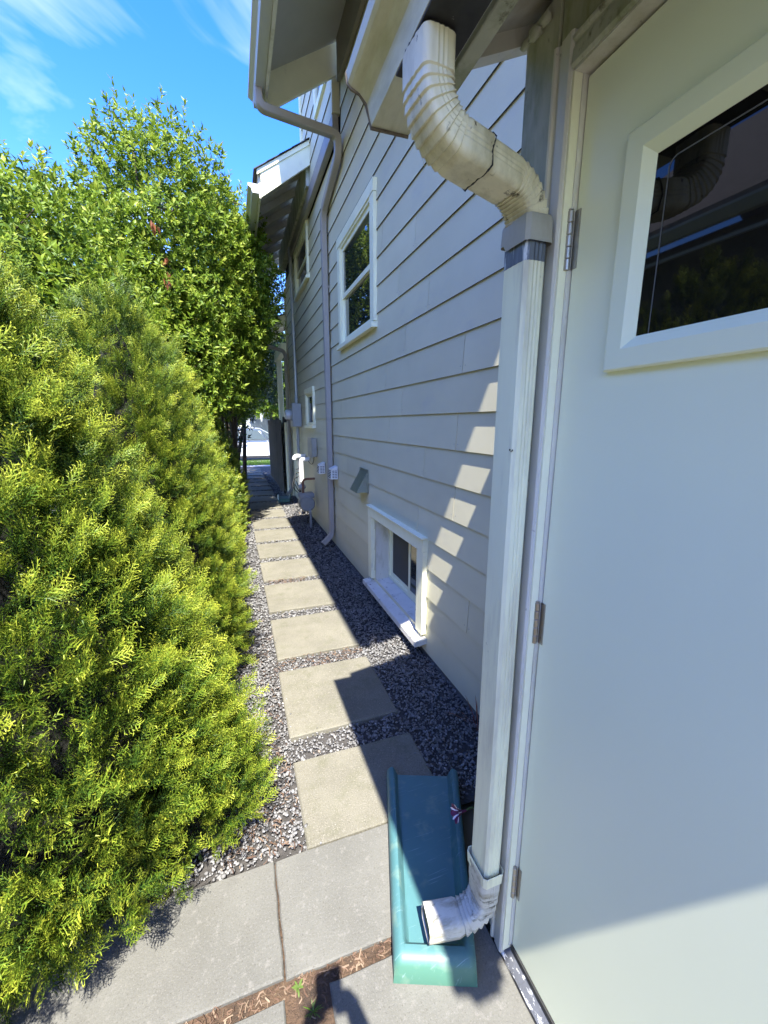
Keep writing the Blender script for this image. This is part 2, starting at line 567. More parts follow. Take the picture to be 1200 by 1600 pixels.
def tube(pts, rads, seg=10, cap=True):
    pts = [Vector(p) for p in pts]
    if not hasattr(rads, '__len__'):
        rads = [rads] * len(pts)
    rings = []
    ref = Vector((0.31, 0.17, 0.93)).normalized()
    for i, p in enumerate(pts):
        t = (pts[min(i + 1, len(pts) - 1)] - pts[max(i - 1, 0)]).normalized()
        u = t.cross(ref)
        if u.length < 1e-3:
            u = t.cross(Vector((1, 0, 0)))
        u.normalize()
        v = t.cross(u)
        rings.append([p + (u * cos(2 * pi * k / seg) + v * sin(2 * pi * k / seg)) * rads[i] for k in range(seg)])
    return loft(rings, cap, cap)


def bez(p0, p1, p2, n=8):
    p0, p1, p2 = Vector(p0), Vector(p1), Vector(p2)
    return [p0 * (1 - t) ** 2 + p1 * 2 * t * (1 - t) + p2 * t * t for t in [i / n for i in range(n + 1)]]


# ------------------------------------------------------------------ ground, path, street
def sheet(name, x0, x1, y0, y1, z, mt, parent=None, holes=None):
    V = [(x0, y0, z), (x1, y0, z), (x1, y1, z), (x0, y1, z)]
    return add(name, V, [(0, 1, 2, 3)], mt, parent)


tag(sheet('ground', -400, 400, -400, 15.3, -0.09, 'ground'), kind='structure')
bed = tag(sheet('gravel_bed', -1.4, 1.15, 1.2, 15.3, -0.03, 'bed_soil'), kind='structure')
PAVER = []


def paver(y0, y1, x0=0.142, x1=0.714, dz=0.0, jit=0.004):
    j = lambda: random.uniform(-jit, jit)
    a = [(x0 + j(), y0 + j()), (x1 + j(), y0 + j()), (x1 + j(), y1 + j()), (x0 + j(), y1 + j())]
    # slightly ragged edges
    prof = []
    for i in range(4):
        p, q = a[i], a[(i + 1) % 4]
        for k in range(9):
            t = k / 9
            prof.append((p[0] + (q[0] - p[0]) * t + random.uniform(-.0012, .0012), p[1] + (q[1] - p[1]) * t + random.uniform(-.0012, .0012)))
    cx, cy = sum(p[0] for p in prof) / len(prof), sum(p[1] for p in prof) / len(prof)
    inner = [(cx + (p[0] - cx) * (1 - .006 / .28), cy + (p[1] - cy) * (1 - .006 / .28)) for p in prof]
    r = [[(p[0], p[1], -0.05 + dz) for p in prof], [(p[0], p[1], -0.006 + dz) for p in prof], [(p[0], p[1], dz) for p in inner]]
    V, F = loft(r)
    tx_, ty_ = random.uniform(-.006, .006), random.uniform(-.006, .006)
    V = [(p[0], p[1], p[2] + (p[0] - cx) * tx_ + (p[1] - cy) * ty_) for p in V]
    PAVER.append((x0, x1, y0, y1))
    return add('paving_stone', V, F, 'paver_concrete', path)


path = tag(sheet('garden_path', 0.12, 0.74, 1.213, 15.2, -0.026, 'bed_soil'), kind='structure')
ys = [(1.213, 1.622), (1.775, 2.335), (2.493, 3.062), (3.205, 3.79)]
y = 3.925
while y < 14.4:
    ys.append((y, y + 0.572))
    y += 0.712
for k, (a, b_) in enumerate(ys):
    paver(a, b_, 0.142 + 0.006 * min(k, 3) + (0.0 if k < 8 else .004 * (k - 8)), 0.714, dz=random.uniform(-.003, .004))

# walkway of large slabs in front of the door
walk = tag(sheet('walkway', -2.2, 0.618, -2.2, 1.205, -0.014, 'soil'), kind='structure')


def slab(x0, x1, y0, y1, skew=0.0):
    prof = []
    c = [(x0, y0), (x1, y0 - skew), (x1, y1), (x0, y1)]
    for i in range(4):
        p, q = c[i], c[(i + 1) % 4]
        for k in range(12):
            t = k / 12
            prof.append((p[0] + (q[0] - p[0]) * t + random.uniform(-.0015, .0015), p[1] + (q[1] - p[1]) * t + random.uniform(-.002, .002)))
    cx, cy = (x0 + x1) / 2, (y0 + y1) / 2
    inner = [(p[0] + math.copysign(.004, cx - p[0]), p[1] + math.copysign(.004, cy - p[1])) for p in prof]
    V, F = loft([[(p[0], p[1], -.06) for p in prof], [(p[0], p[1], -.005) for p in prof], [(p[0], p[1], 0.0) for p in inner]])
    return add('concrete_slab', V, F, 'slab_concrete', walk)


slab(-1.9, 0.0215, 0.884, 1.209)
slab(0.0265, 0.616, 0.876, 1.207, 0.012)
slab(0.136, 0.616, 0.02, 0.829, 0.0)
slab(-0.9, 0.016, 0.02, 0.836, 0.0)
slab(0.136, 0.616, -0.85, -0.02)
slab(-0.9, 0.016, -0.85, -0.02)

# street end
tag(sheet('sidewalk', -60, 60, 15.305, 15.75, -0.03, 'kerb_concrete'), kind='structure')
tag(sheet('verge', -60, 60, 15.755, 17.5, -0.05, 'ground'), kind='structure')
tag(box('kerb', (-60, 60, 17.505, 17.65, -0.2, -0.03), 'kerb_concrete', r=.015), kind='structure')
tag(sheet('road', -60, 60, 17.655, 27, -0.17, 'asphalt'), kind='structure')
tag(sheet('far_ground', -400, 400, 27.005, 400, -0.1, 'ground'), kind='structure')


def grass(name, n, x0, x1, y0, y1, z, h, label):
    p = np.stack([rng.uniform(x0, x1, n), rng.uniform(y0, y1, n), np.full(n, z)], 1)
    a = rng.uniform(0, 2 * pi, n)
    w = np.stack([np.cos(a), np.sin(a), np.zeros(n)], 1) * 0.006
    hh = h * rng.uniform(.5, 1.2, n)
    tip = p + np.stack([rng.normal(0, .3, n) * hh, rng.normal(0, .3, n) * hh, hh], 1)
    V = np.stack([p - w, p + w, tip], 1).reshape(-1, 3)
    F = np.arange(n * 3).reshape(-1, 3)
    t = np.stack([rng.uniform(0, .4, n), rng.uniform(0, .4, n), rng.uniform(.6, 1, n)], 1).ravel()
    o = fast(name, V, F, 'grass_leaf', tint=t)
    return tag(o, label, 'grass', kind='stuff')


grass('verge_grass', 14000, -3, 5, 15.76, 17.5, -0.05, 0.10, 'short bright green grass strip between the path end and the street')


# gravel -------------------------------------------------------------
def stone_templates(k=8):
    bm = bmesh.new()
    bmesh.ops.create_icosphere(bm, subdivisions=1, radius=1)
    V0 = np.array([v.co for v in bm.verts])
    F0 = np.array([[v.index for v in f.verts] for f in bm.faces])
    bm.free()
    out = []
    for i in range(k):
        V = V0 * (1 + rng.uniform(-.28, .22, (len(V0), 1)))
        for c in range(3):                       # crushed stone: a few flat broken faces
            nrm = rng.normal(size=3)
            nrm /= np.linalg.norm(nrm)
            d = V @ nrm
            lim = rng.uniform(.45, .7)
            V = V - np.outer(np.maximum(d - lim, 0), nrm)
        V = V * np.array([1.0, rng.uniform(.6, .85), rng.uniform(.35, .55)])
        out.append(V)
    return out, F0


STV, STF = stone_templates()


def rotmats(n, tilt):
    a = rng.uniform(0, 2 * pi, n)
    b = rng.normal(0, tilt, n)
    c = rng.normal(0, tilt, n)
    R = np.zeros((n, 3, 3))
    ca, sa, cb, sb, cc, sc = np.cos(a), np.sin(a), np.cos(b), np.sin(b), np.cos(c), np.sin(c)
    Rz = np.zeros((n, 3, 3)); Rz[:, 0, 0] = ca; Rz[:, 0, 1] = -sa; Rz[:, 1, 0] = sa; Rz[:, 1, 1] = ca; Rz[:, 2, 2] = 1
    Rx = np.zeros((n, 3, 3)); Rx[:, 0, 0] = 1; Rx[:, 1, 1] = cb; Rx[:, 1, 2] = -sb; Rx[:, 2, 1] = sb; Rx[:, 2, 2] = cb
    Ry = np.zeros((n, 3, 3)); Ry[:, 1, 1] = 1; Ry[:, 0, 0] = cc; Ry[:, 0, 2] = sc; Ry[:, 2, 0] = -sc; Ry[:, 2, 2] = cc
    return Rz @ Rx @ Ry


def gravel_patch(x0, x1, y0, y1, dens, smin, smax, zt):
    n = int((x1 - x0) * (y1 - y0) * dens)
    x = rng.uniform(x0, x1, n)
    y = rng.uniform(y0, y1, n)
    keep = np.ones(n, bool)
    for (a, b_, c, d) in PAVER:
        keep &= ~((x > a + .001) & (x < b_ - .001) & (y > c + .001) & (y < d - .001))
    x, y = x[keep], y[keep]
    n = len(x)
    if n == 0:
        return np.zeros((0, 3)), np.zeros((0, 3), int), np.zeros(0)
    s = rng.uniform(smin, smax, n) * rng.choice([.6, .8, 1, 1, 1.25], n)
    z = zt + rng.uniform(-.012, 0.003, n)
    R = rotmats(n, .45)
    ti = rng.beta(2.4, 2.6, n) * .82
    ti = np.where(rng.random(n) < .018, rng.uniform(.93, 1, n), ti)
    Vs, Fs, Ts = [], [], []
    off = 0
    pick = rng.integers(0, len(STV), n)
    for k in range(len(STV)):
        idx = np.where(pick == k)[0]
        if not len(idx):
            continue
        V = np.einsum('nij,mj->nmi', R[idx], STV[k]) * s[idx, None, None] + np.stack([x[idx], y[idx], z[idx]], 1)[:, None, :]
        m_ = len(STV[k])
        F = STF[None] + (np.arange(len(idx)) * m_)[:, None, None] + off
        off += len(idx) * m_
        Vs.append(V.reshape(-1, 3)); Fs.append(F.reshape(-1, 3)); Ts.append(np.repeat(ti[idx], m_))
    return np.concatenate(Vs), np.concatenate(Fs), np.concatenate(Ts)


def spilled(n):
    save = list(PAVER)
    PAVER.clear()
    out = []
    for (a, b_, c, d) in save[:7]:
        for e in ((a, a + .03, c, d), (b_ - .035, b_, c, d), (a, b_, c, c + .02), (a, b_, d - .02, d)):
            if e[0] < .05 and False:
                continue
            out.append(gravel_patch(*e, n, .004, .0085, .004))
    PAVER.extend(save)
    return [o_ for o_ in out if len(o_[0])]


parts = [gravel_patch(-.35, 1.105, 1.222, 2.6, 7200, .0056, .0108, -.012),
         gravel_patch(-.35, 1.105, 2.6, 4.2, 4600, .0072, .0128, -.012),
         gravel_patch(-.30, 1.105, 4.2, 8.8, 1700, .011, .018, -.012),
         gravel_patch(-.20, .95, 8.8, 13.5, 500, .016, .026, -.012)]
off = 0
Vs, Fs, Ts = [], [], []
for V, F, T in parts + spilled(260):
    Vs.append(V); Fs.append(F + off); Ts.append(T)
    off += len(V)
tag(fast('gravel', np.concatenate(Vs), np.concatenate(Fs), 'gravel', tint=np.concatenate(Ts)),
    'dark blue grey crushed gravel around the paving stones', 'gravel', kind='stuff')

# dry leaf litter and twigs beside the hedge
def litter(n, boxes, name, label, lmin=.012, lmax=.034):
    Vs, Fs, Ts = [], [], []
    k = 0
    for i in range(n):
        x0, x1, y0, y1, z = boxes[rng.integers(len(boxes))]
        p = np.array([rng.uniform(x0, x1), rng.uniform(y0, y1), z + rng.uniform(0, .006)])
        a = rng.uniform(0, 2 * pi)
        d = np.array([cos(a), sin(a), 0])
        w = np.array([-sin(a), cos(a), 0]) * rng.uniform(.0006, .0022)
        ln = rng.uniform(lmin, lmax)
        bend = rng.normal(0, .006)
        t = rng.random()
        up = np.array([0, 0, 1.0])
        pts = [p - d * ln / 2, p + np.array([-sin(a), cos(a), 0]) * bend + up * rng.uniform(0, .005), p + d * ln / 2]
        for q in pts:
            Vs += [q - w, q + w + up * .0012]
            Ts += [t, t]
        Fs += [(k, k + 1, k + 3, k + 2), (k + 2, k + 3, k + 5, k + 4)]
        k += 6
    return tag(fast(name, np.array(Vs), np.array(Fs), 'litter', tint=Ts), label, 'leaf litter', kind='stuff')


litter(900, [(-.15, .13, 1.22, 2.0, -.006), (-.15, .13, 1.22, 1.7, -.006), (-.12, .14, 1.9, 2.9, -.006), (.14, .7, 2.34, 2.49, -.006), (.2, .55, 3.79, 3.92, -.004)],
       'leaf_litter', 'rusty brown dead needles and twigs scattered on gravel beside hedge')
litter(420, [(-.6, .5, .832, .878, -.0125), (.018, .135, .2, .84, -.0125), (-.3, .35, .834, .876, -.012)],
       'straw_litter', 'dry straw and dead moss in the soil joint between slabs', .008, .03)

# ------------------------------------------------------------------ house
house = thing('house', (1.1, 4.0, 0), 'pale grey lap sided two storey house along the right of the path', 'house')
WX = 1.089
EXPO = 0.1915
Z0 = 0.017

# openings: (y0, y1, z0, z1)
OPEN = [(3.25, 4.33, 2.28, 3.14), (2.34, 3.30, 0.13, 0.70), (6.08, 7.14, 3.45, 4.02), (6.02, 6.58, 1.49, 1.93)]


def shadow_edge(o):
    o.data.materials.append(MATS['board_edge_shade'])
    o.data.polygons[0].material_index = 1           # lower edge, darkened to paint in the shadow line under each lap
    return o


def siding_piece(y0, y1, zb, za, zc, x0=WX):
    """Lap board whose exposed bottom edge is at zb; only the part between heights za and zc is built."""
    def xo(z):
        return x0 + (z - zb) / EXPO * 0.0095
    prof = [(xo(za), za), (xo(za) + .0063, za), (xo(zc) + .0063, zc), (xo(zc), zc)]
    V, F = extrude_y(prof, y0, y1)
    o = add('siding_board', V, F, 'siding', house)
    return shadow_edge(o)


JOINTS = {13: [2.51, 3.9], 12: [2.77, 5.3], 11: [2.31, 5.6], 10: [2.65, 4.9], 9: [1.89, 3.03, 6.2], 8: [2.7, 4.4], 7: [1.93, 2.95, 5.4],
          6: [2.32, 4.6], 5: [1.93, 4.22, 6.0], 4: [2.4, 3.75, 5.6], 3: [3.08, 5.2], 2: [1.74, 4.8], 1: [4.3], 0: [5.1], 14: [3.1, 5.9],
          15: [2.4, 5.2], 16: [3.41], 17: [2.7, 4.9], 18: [3.0], 19: [2.2, 3.8], 20: [2.6], 21: [3.2], 22: [2.4]}
for k in range(0, 23):
    zb = Z0 + k * EXPO
    zt = zb + EXPO + .021
    ymin, ymax = 0.885, 8.62
    if zb > 3.98:
        ymax = 4.22
    ends = [ymin] + [j for j in JOINTS.get(k, []) if ymin < j < ymax] + [ymax]
    if k > 2 and ymax > 7:
        ends = sorted(ends + [7.0 + 1.3 * ((k * 37 % 10) / 10)])
    for a, c in zip(ends[:-1], ends[1:]):
        segs = [(a + .0026, c - .0026, zb, zt)]
        for (oy0, oy1, oz0, oz1) in OPEN:
            new = []
            for (p, q, za, zc) in segs:
                if q <= oy0 or p >= oy1 or zc <= oz0 or za >= oz1:
                    new.append((p, q, za, zc))
                    continue
                if p < oy0:
                    new.append((p, oy0, za, zc))
                if q > oy1:
                    new.append((oy1, q, za, zc))
                m0, m1 = max(p, oy0), min(q, oy1)
                if za < oz0 - .005:
                    new.append((m0, m1, za, oz0))
                if zc > oz1 + .005 and zb + EXPO > oz1 + .005:
                    new.append((m0, m1, oz1, zc))
            segs = new
        for (p, q, za, zc) in segs:
            if q - p > .03:
                siding_piece(p, q, zb, za, zc)

NAILS = []
for k in range(0, 21):
    zb = Z0 + k * EXPO
    for j_ in JOINTS.get(k, []):
        for dy in (-.022, .022):
            z_ = zb + .032 + random.uniform(-.004, .004)
            x_ = WX + (z_ - zb) / EXPO * .0095 - .0006
            y_ = j_ + dy + random.uniform(-.004, .004)
            if y_ < 6 and not any(o_[0] - .1 < y_ < o_[1] + .1 and o_[2] - .1 < z_ < o_[3] + .1 for o_ in OPEN):
                NAILS.append(tube([(x_ + .002, y_, z_), (x_, y_, z_)], [.0034, .0030], 8))
nl_ = add('nail_heads', *merge(*NAILS), 'collar_paint', house)
nl_['kind'] = 'stuff'

# wall behind the boards (holes for the basement recess), foundation
core = merge(boxvf(1.1185, 1.5, -3.0, 2.32, -.1, 4.5), boxvf(1.1185, 1.5, 3.32, 8.64, -.1, 4.5),
             boxvf(1.1185, 1.5, 2.32, 3.32, 0.72, 4.5), boxvf(1.1185, 1.5, 2.32, 3.32, -.1, .10), boxvf(1.30, 1.5, 2.32, 3.32, .10, .72),
             boxvf(1.5, 4.2, -3, 8.64, -.1, 4.6))
add('wall', core[0], core[1], 'sheathing', house)
box('foundation', (1.1, 1.1165, 0.9, 8.6, -.09, .03), 'foundation', house)
box('corner_board', (1.074, 1.16, 8.625, 8.72, 0, 3.98), 'siding', house)


def frame_rect(y0, y1, z0, z1, w, x0, x1, wt=None, wb=None):
    wt = w if wt is None else wt
    wb = w if wb is None else wb
    return merge(boxvf(x0, x1, y0, y0 + w, z0, z1), boxvf(x0, x1, y1 - w, y1, z0, z1),
                 boxvf(x0, x1, y0 + w, y1 - w, z1 - wt, z1), boxvf(x0, x1, y0 + w, y1 - w, z0, z0 + wb))


def dh_window(y0, y1, z0, z1, cw=0.085, hung=True, xf=1.066):
    w = thing('window', (xf, (y0 + y1) / 2, z0), None, None)
    w.parent = house
    w.location = Vector((xf, (y0 + y1) / 2, z0)) - WLOC[house]
    # casing boards butt-jointed, sill with a slope
    add('casing', *boxvf(xf, 1.112, y0, y0 + cw, z0 + .052, z1 - cw - .002), 'white_paint', w)
    add('casing', *boxvf(xf, 1.112, y1 - cw, y1, z0 + .052, z1 - cw - .002), 'white_paint', w)
    add('head_casing', *boxvf(xf - .004, 1.112, y0 - .006, y1 + .006, z1 - cw, z1), 'white_paint', w)
    V, F = extrude_y([(xf - .022, z0), (1.112, z0 + .004), (1.112, z0 + .05), (xf - .022, z0 + .036)], y0 - .012, y1 + .012)
    add('sill', V, F, 'white_paint', w)
    iy0, iy1, iz0, iz1 = y0 + cw, y1 - cw, z0 + .05, z1 - cw
    # jamb reveal
    jv = merge(boxvf(1.072, 1.1165, iy0 + .0005, iy0 + .02, iz0, iz1), boxvf(1.072, 1.1165, iy1 - .02, iy1 - .0005, iz0, iz1),
               boxvf(1.072, 1.1165, iy0 + .02, iy1 - .02, iz1 - .02, iz1 - .0005))
    add('jamb', *jv, 'white_paint', w)
    iy0 += .02
    iy1 -= .02
    iz1 -= .02
    mid = (iz0 + iz1) / 2
    if hung:
        add('sash', *frame_rect(iy0, iy1, mid - .02, iz1, .04, 1.088, 1.101), 'white_paint', w)
        add('sash', *frame_rect(iy0, iy1, iz0, mid + .015, .04, 1.1035, 1.115, wb=.055), 'white_paint', w)
        add('pane', *boxvf(1.0955, 1.0995, iy0 + .04, iy1 - .04, mid + .02, iz1 - .04), 'window_glass', w)
        add('pane', *boxvf(1.1105, 1.1145, iy0 + .04, iy1 - .04, iz0 + .055, mid - .025), 'window_glass', w)
    else:
        add('sash', *frame_rect(iy0, iy1, iz0, iz1, .035, 1.088, 1.101), 'white_paint', w)
        add('pane', *boxvf(1.0955, 1.0995, iy0 + .035, iy1 - .035, iz0 + .035, iz1 - .035), 'window_glass', w)
    return w


dh_window(3.224, 4.355, 2.218, 3.225)
dh_window(6.02, 7.20, 3.39, 4.10)
dh_window(5.95, 6.65, 1.42, 1.995, hung=False, cw=.07)

# basement window in its deep recess
bw = thing('basement_window', (1.07, 2.8, .08), None, None)
bw.parent = house
bw.location = Vector((1.07, 2.8, .08)) - WLOC[house]
tag(bw, 'low basement sliding window with peeling white sill')
add('casing', *boxvf(1.060, 1.1, 2.243, 2.335, .135, .70), 'white_paint', bw)
add('casing', *boxvf(1.060, 1.1, 3.305, 3.387, .135, .70), 'white_paint', bw)
add('head_casing', *boxvf(1.058, 1.1, 2.243, 3.387, .702, .783), 'white_paint', bw)
add('drip_cap', *boxvf(1.044, 1.1, 2.236, 3.394, .7845, .795), 'white_paint', bw)
rv = merge(boxvf(1.102, 1.258, 2.322, 2.338, .10, .70), boxvf(1.102, 1.258, 3.300, 3.316, .10, .70), boxvf(1.102, 1.258, 2.338, 3.300, .694, .714))
add('reveal', *rv, 'dirty_white_paint', bw)
V, F = extrude_y([(1.008, .062), (1.258, .088), (1.258, .132), (1.010, .098)], 2.225, 3.405)
add('sill', V, F, 'peeling_paint', bw)
box('apron', (1.075, 1.098, 2.30, 3.36, .012, .060), 'dirty_white_paint', bw)
for yy in (2.42, 2.85, 3.28):
    box('sill_block', (1.05, 1.0745, yy - .03, yy + .03, .0, .063), 'dirty_white_paint', bw)
add('window_frame', *frame_rect(2.338, 3.300, .133, .694, .028, 1.222, 1.256), 'white_paint', bw)
ymid = 2.83
sl = add('sash', *frame_rect(ymid - .01, 3.272, .161, .666, .03, 1.236, 1.25), 'white_paint', bw)
add('pane', *boxvf(1.243, 1.247, ymid + .02, 3.242, .191, .636), 'screen_mesh', sl)
sr = add('sash', *frame_rect(2.366, ymid + .02, .161, .666, .03, 1.224, 1.2355), 'white_paint', bw)
add('pane', *boxvf(1.229, 1.233, 2.396, ymid - .01, .191, .636), 'window_glass', sr)

# ------------------------------------------------------------------ main eaves
def k_gutter(xb, zb, w=.118, h=.092, flip=1):
    """K-style profile; xb is the back, the ogee faces -x."""
    return [(xb, zb + h), (xb, zb), (xb - .62 * w, zb), (xb - .66 * w, zb + .02), (xb - .70 * w, zb + .042), (xb - .86 * w, zb + .056),
            (xb - .99 * w, zb + .066), (xb - 1.0 * w, zb + .088), (xb - .95 * w, zb + .093), (xb - .95 * w, zb + .082)]


def thin(prof, t=.0016):
    """Open profile -> closed thin shell (offset towards the inside)."""
    pts = [Vector((p[0], p[1])) for p in prof]
    inn = []
    for i, p in enumerate(pts):
        d = pts[min(i + 1, len(pts) - 1)] - pts[max(i - 1, 0)]
        nrm = Vector((-d.y, d.x)).normalized()
        inn.append(p - nrm * t)
    return [tuple(p) for p in pts] + [tuple(p) for p in reversed(inn)]


def eave(y0, y1, xg, zg, xd, zd, pitch, xw, board_bot, gutter_mt, soffit_mt, rafters, xtop=3.4, near=True, far=True):
    """Gutter back at (xg, zg); deck underside passes (xd, zd) rising to the wall; returns the roof part."""
    dz = lambda x: zd + pitch * (x - xd)
    xe = xg + .004
    V, F = extrude_y([(xe, dz(xe)), (xtop, dz(xtop)), (xtop, dz(xtop) + .03), (xe, dz(xe) + .03)], y0 + .03, y1 - .03)
    roof = add('roof', V, F, soffit_mt, house)
    # shingle courses
    nC = 9
    for c in range(nC):
        xa = xe - .05 + c * .145
        za = dz(xa) + .034 + .002
        V, F = extrude_y([(xa, za), (xa + .24, za + pitch * .24 + .001), (xa + .24, za + pitch * .24 + .004), (xa, za + .011)], y0 - .03, y1 + .03)
        add('shingle_course', V, F, 'shingle', roof)
    xa = xe - .05 + nC * .145
    V, F = extrude_y([(xa, dz(xa) + .036), (xtop, dz(xtop) + .036), (xtop, dz(xtop) + .046), (xa, dz(xa) + .046)], y0 - .03, y1 + .03)
    add('shingle_course', V, F, 'shingle', roof)
    add('fascia', *boxvf(xg + .002, xg + .026, y0 + .03, y1 - .03, zg - .02, dz(xg) + .02), 'dirty_white_paint', roof)
    V, F = extrude_y(thin(k_gutter(xg, zg)), y0 - .02, y1 + .02)
    g = add('gutter', V, F, gutter_mt, roof)
    prof = k_gutter(xg, zg)[:-1]
    for yy in (y0 - .022, y1 + .020):
        V, F = extrude_y(prof, yy, yy + .002)
        add('end_cap', V, F, gutter_mt, g)
    for ry in rafters:
        V, F = extrude_y([(xg + .03, dz(xg + .03) - .10), (xw, dz(xw) - .10), (xw, dz(xw) - .001), (xg + .03, dz(xg + .03) - .001)], ry - .021, ry + .021)
        add('rafter', V, F, soffit_mt, roof)
    for on, yy in ((near, y0), (far, y1 - .03)):
        if on:
            b0, bs = board_bot
            V, F = extrude_y([(xg + .03, b0 + bs * (xg + .03)), (xw, b0 + bs * xw), (xw, dz(xw) + .028), (xg + .03, dz(xg + .03) + .028)], yy, yy + .03)
            add('barge_board', V, F, 'white_paint', roof)
            V, F = extrude_y([(xg - .01, dz(xg - .01) - .02), (xw, dz(xw) - .02), (xw, dz(xw) + .03), (xg - .01, dz(xg - .01) + .03)], yy - .012 if yy == y0 else yy + .0315, yy - .001 if yy == y0 else yy + .043)
            add('rake_trim', V, F, 'white_paint', roof)
    return roof


eave(0.15, 4.25, .425, 4.11, .56, 4.41, .60, 1.07, (4.12 - .66 * .52, .66), 'far_gutter_paint', 'grey_soffit_paint', [.7, 1.35, 2.0, 2.65, 3.3])
box('frieze_board', (1.058, 1.0885, .9, 4.18, 4.40, 4.72), 'frieze_paint', house)
r2 = eave(5.47, 9.6, .452, 4.02, .453, 4.24, .66, 1.05, (4.00 - .74 * .48, .74), 'far_gutter_paint', 'soffit_paint', [5.95, 6.4, 6.85, 7.3, 7.75, 8.2, 8.65, 9.1])
box('frieze_board', (1.0, 1.0885, 5.52, 8.6, 4.22, 4.56), 'green_stained_paint', house)
V, F = extrude_y([(.50, 4.02), (.60, 4.02), (.55, 4.13)], 4.262, 4.30)

# dormer wall between the two eaves, standing proud on a skirt band
dorm = add('dormer_wall', *boxvf(1.062, 4.0, 4.30, 5.95, 4.30, 6.7), 'sheathing', house)
box('skirt_band', (1.030, 1.0880, 4.27, 7.6, 4.075, 4.215), 'taupe_paint', house, r=.004)
for k in range(0, 12):
    zb = 4.24 + k * EXPO
    for (a, c) in ((4.305, 4.56), (5.05, 5.93)) if 2 <= k <= 6 else ((4.305, 5.93),):
        def xo(z):
            return 1.040 + (z - zb) / EXPO * .0095
        V, F = extrude_y([(1.04, zb), (1.0470, zb), (1.0570, zb + EXPO + .021), (1.0505, zb + EXPO + .021)], a, c)
        shadow_edge(add('siding_board', V, F, 'siding', house))
box('corner_board', (1.028, 1.10, 4.255, 4.2985, 4.217, 6.7), 'siding', house)
box('corner_board', (1.028, 1.06, 5.932, 6.0, 4.22, 6.7), 'white_paint', house)
uw = add('window', *frame_rect(4.56, 5.05, 4.62, 5.62, .07, 1.022, 1.059), 'white_paint', house)
add('pane', *boxvf(1.045, 1.05, 4.63, 4.98, 4.69, 5.55), 'window_glass', uw)
box('roof_slab', (0.47, 4.2, 3.1, 6.2, 6.72, 6.85), 'grey_soffit_paint', house)  # unseen dormer roof, overhang stretched to keep sun off the wall below

# ------------------------------------------------------------------ door bay
DX = 0.645
bay = add('bay_wall', *merge(boxvf(.664, 1.10, .80, .872, -.05, 2.5), boxvf(.664, 1.10, -.60, -.30, -.05, 2.5), boxvf(.664, 1.10, -.30, .80, 2.19, 2.5),
                             boxvf(.86, 1.10, -.30, .80, -.05, 2.19)), 'siding', house)
box('corner_board', (.628, .664, .778, .878, .0, 2.285), 'green_stained_paint', house, r=.003)
box('corner_board', (.655, .72, .8785, .892, .0, 2.285), 'green_stained_paint', house, r=.002)
box('frieze_board', (.632, .664, -.62, .7775, 2.186, 2.36), 'green_stained_paint', house, r=.003)
# brick mould casing (stepped profile) on the hinge side and above
mould = [(.775, .634), (.775, .617), (.769, .611), (.764, .612), (.761, .617), (.756, .618), (.752, .6145), (.727, .612), (.722, .615), (.722, .650), (.775, .650)]
ys_, xs_ = zip(*mould)
V, F = extrude_z([(x, y) for y, x in mould], 0.005, 2.178)
cas = add('door_casing', V, F, 'dirty_white_paint', house)
mz = [(x, 2.118 + (yy - .722)) for yy, x in mould]
V, F = extrude_y(mz, -.28, .7212)
add('door_head_casing', V, F, 'green_stained_paint', house)
box('door_jamb', (.618, .70, .7175, .7215, .02, 2.115), 'white_paint', house)
box('door_stop', (.636, .70, .7145, .717, .034, 2.113), 'dirty_white_paint', house)
box('door_head_jamb', (.618, .70, -.24, .7170, 2.1135, 2.1175), 'dirty_white_paint', house)
door = box('entry_door', (DX, DX + .044, -.205, .7125, .036, 2.108), 'door_paint', house, r=.003, seg=2)
tag(door, 'white painted entry door with a dark window pane in its upper half')
box('door_sweep', (DX - .004, DX + .04, -.205, .712, .020, .0355), 'rubber', door)
V, F = extrude_y([(.618, -.02), (.70, -.02), (.70, .0195), (.645, .0185), (.634, .012), (.618, .004)], -.4, .742)
add('threshold', V, F, 'threshold_metal', house)
# window frame on the door: flat outer face, bevelled down to the glass
gy0, gy1, gz0, gz1 = -.034, .549, 1.641, 1.904
def ring(d, x):
    return [(x, gy1 + d, gz0 - d), (x, gy0 - d, gz0 - d), (x, gy0 - d, gz1 + d), (x, gy1 + d, gz1 + d)]
V, F = loft([ring(.052, DX + .001), ring(.052, DX - .010), ring(.049, DX - .0125), ring(.018, DX - .0135), ring(.014, DX - .011), ring(.0, DX - .0025), ring(.0, DX + .01)], False, False)
add('window_frame', V, F, 'door_paint', door)
add('pane', *boxvf(DX - .0016, DX - .0006, gy0 - .001, gy1 + .001, gz0 - .001, gz1 + .001), 'dark_glass', door)
# spacer bar seen as a thin pale line inside the glass edge
def rr(y0, y1, z0, z1, r, x, n=6):
    pts = []
    for cy, cz, a0 in ((y1 - r, z1 - r, 0), (y0 + r, z1 - r, 90), (y0 + r, z0 + r, 180), (y1 - r, z0 + r, 270)):
        for k in range(n + 1):
            a = rad(a0 + 90 * k / n)
            pts.append((x, cy + r * cos(a), cz + r * sin(a)))
    return pts
i_ = .021
A_ = rr(gy0 + i_, gy1 - i_, gz0 - .01, gz1 - i_ + .004, .014, DX - .0020)
B_ = rr(gy0 + i_ + .0022, gy1 - i_ - .0022, gz0 - .0078, gz1 - i_ + .0018, .012, DX - .0020)
n_ = len(A_)
V = A_ + B_
F = [(i, (i + 1) % n_, n_ + (i + 1) % n_, n_ + i) for i in range(n_)]
mat('spacer', (0.10, 0.10, 0.098), 0.4, 0.05)
add('spacer_bar', V, F, 'spacer', door)
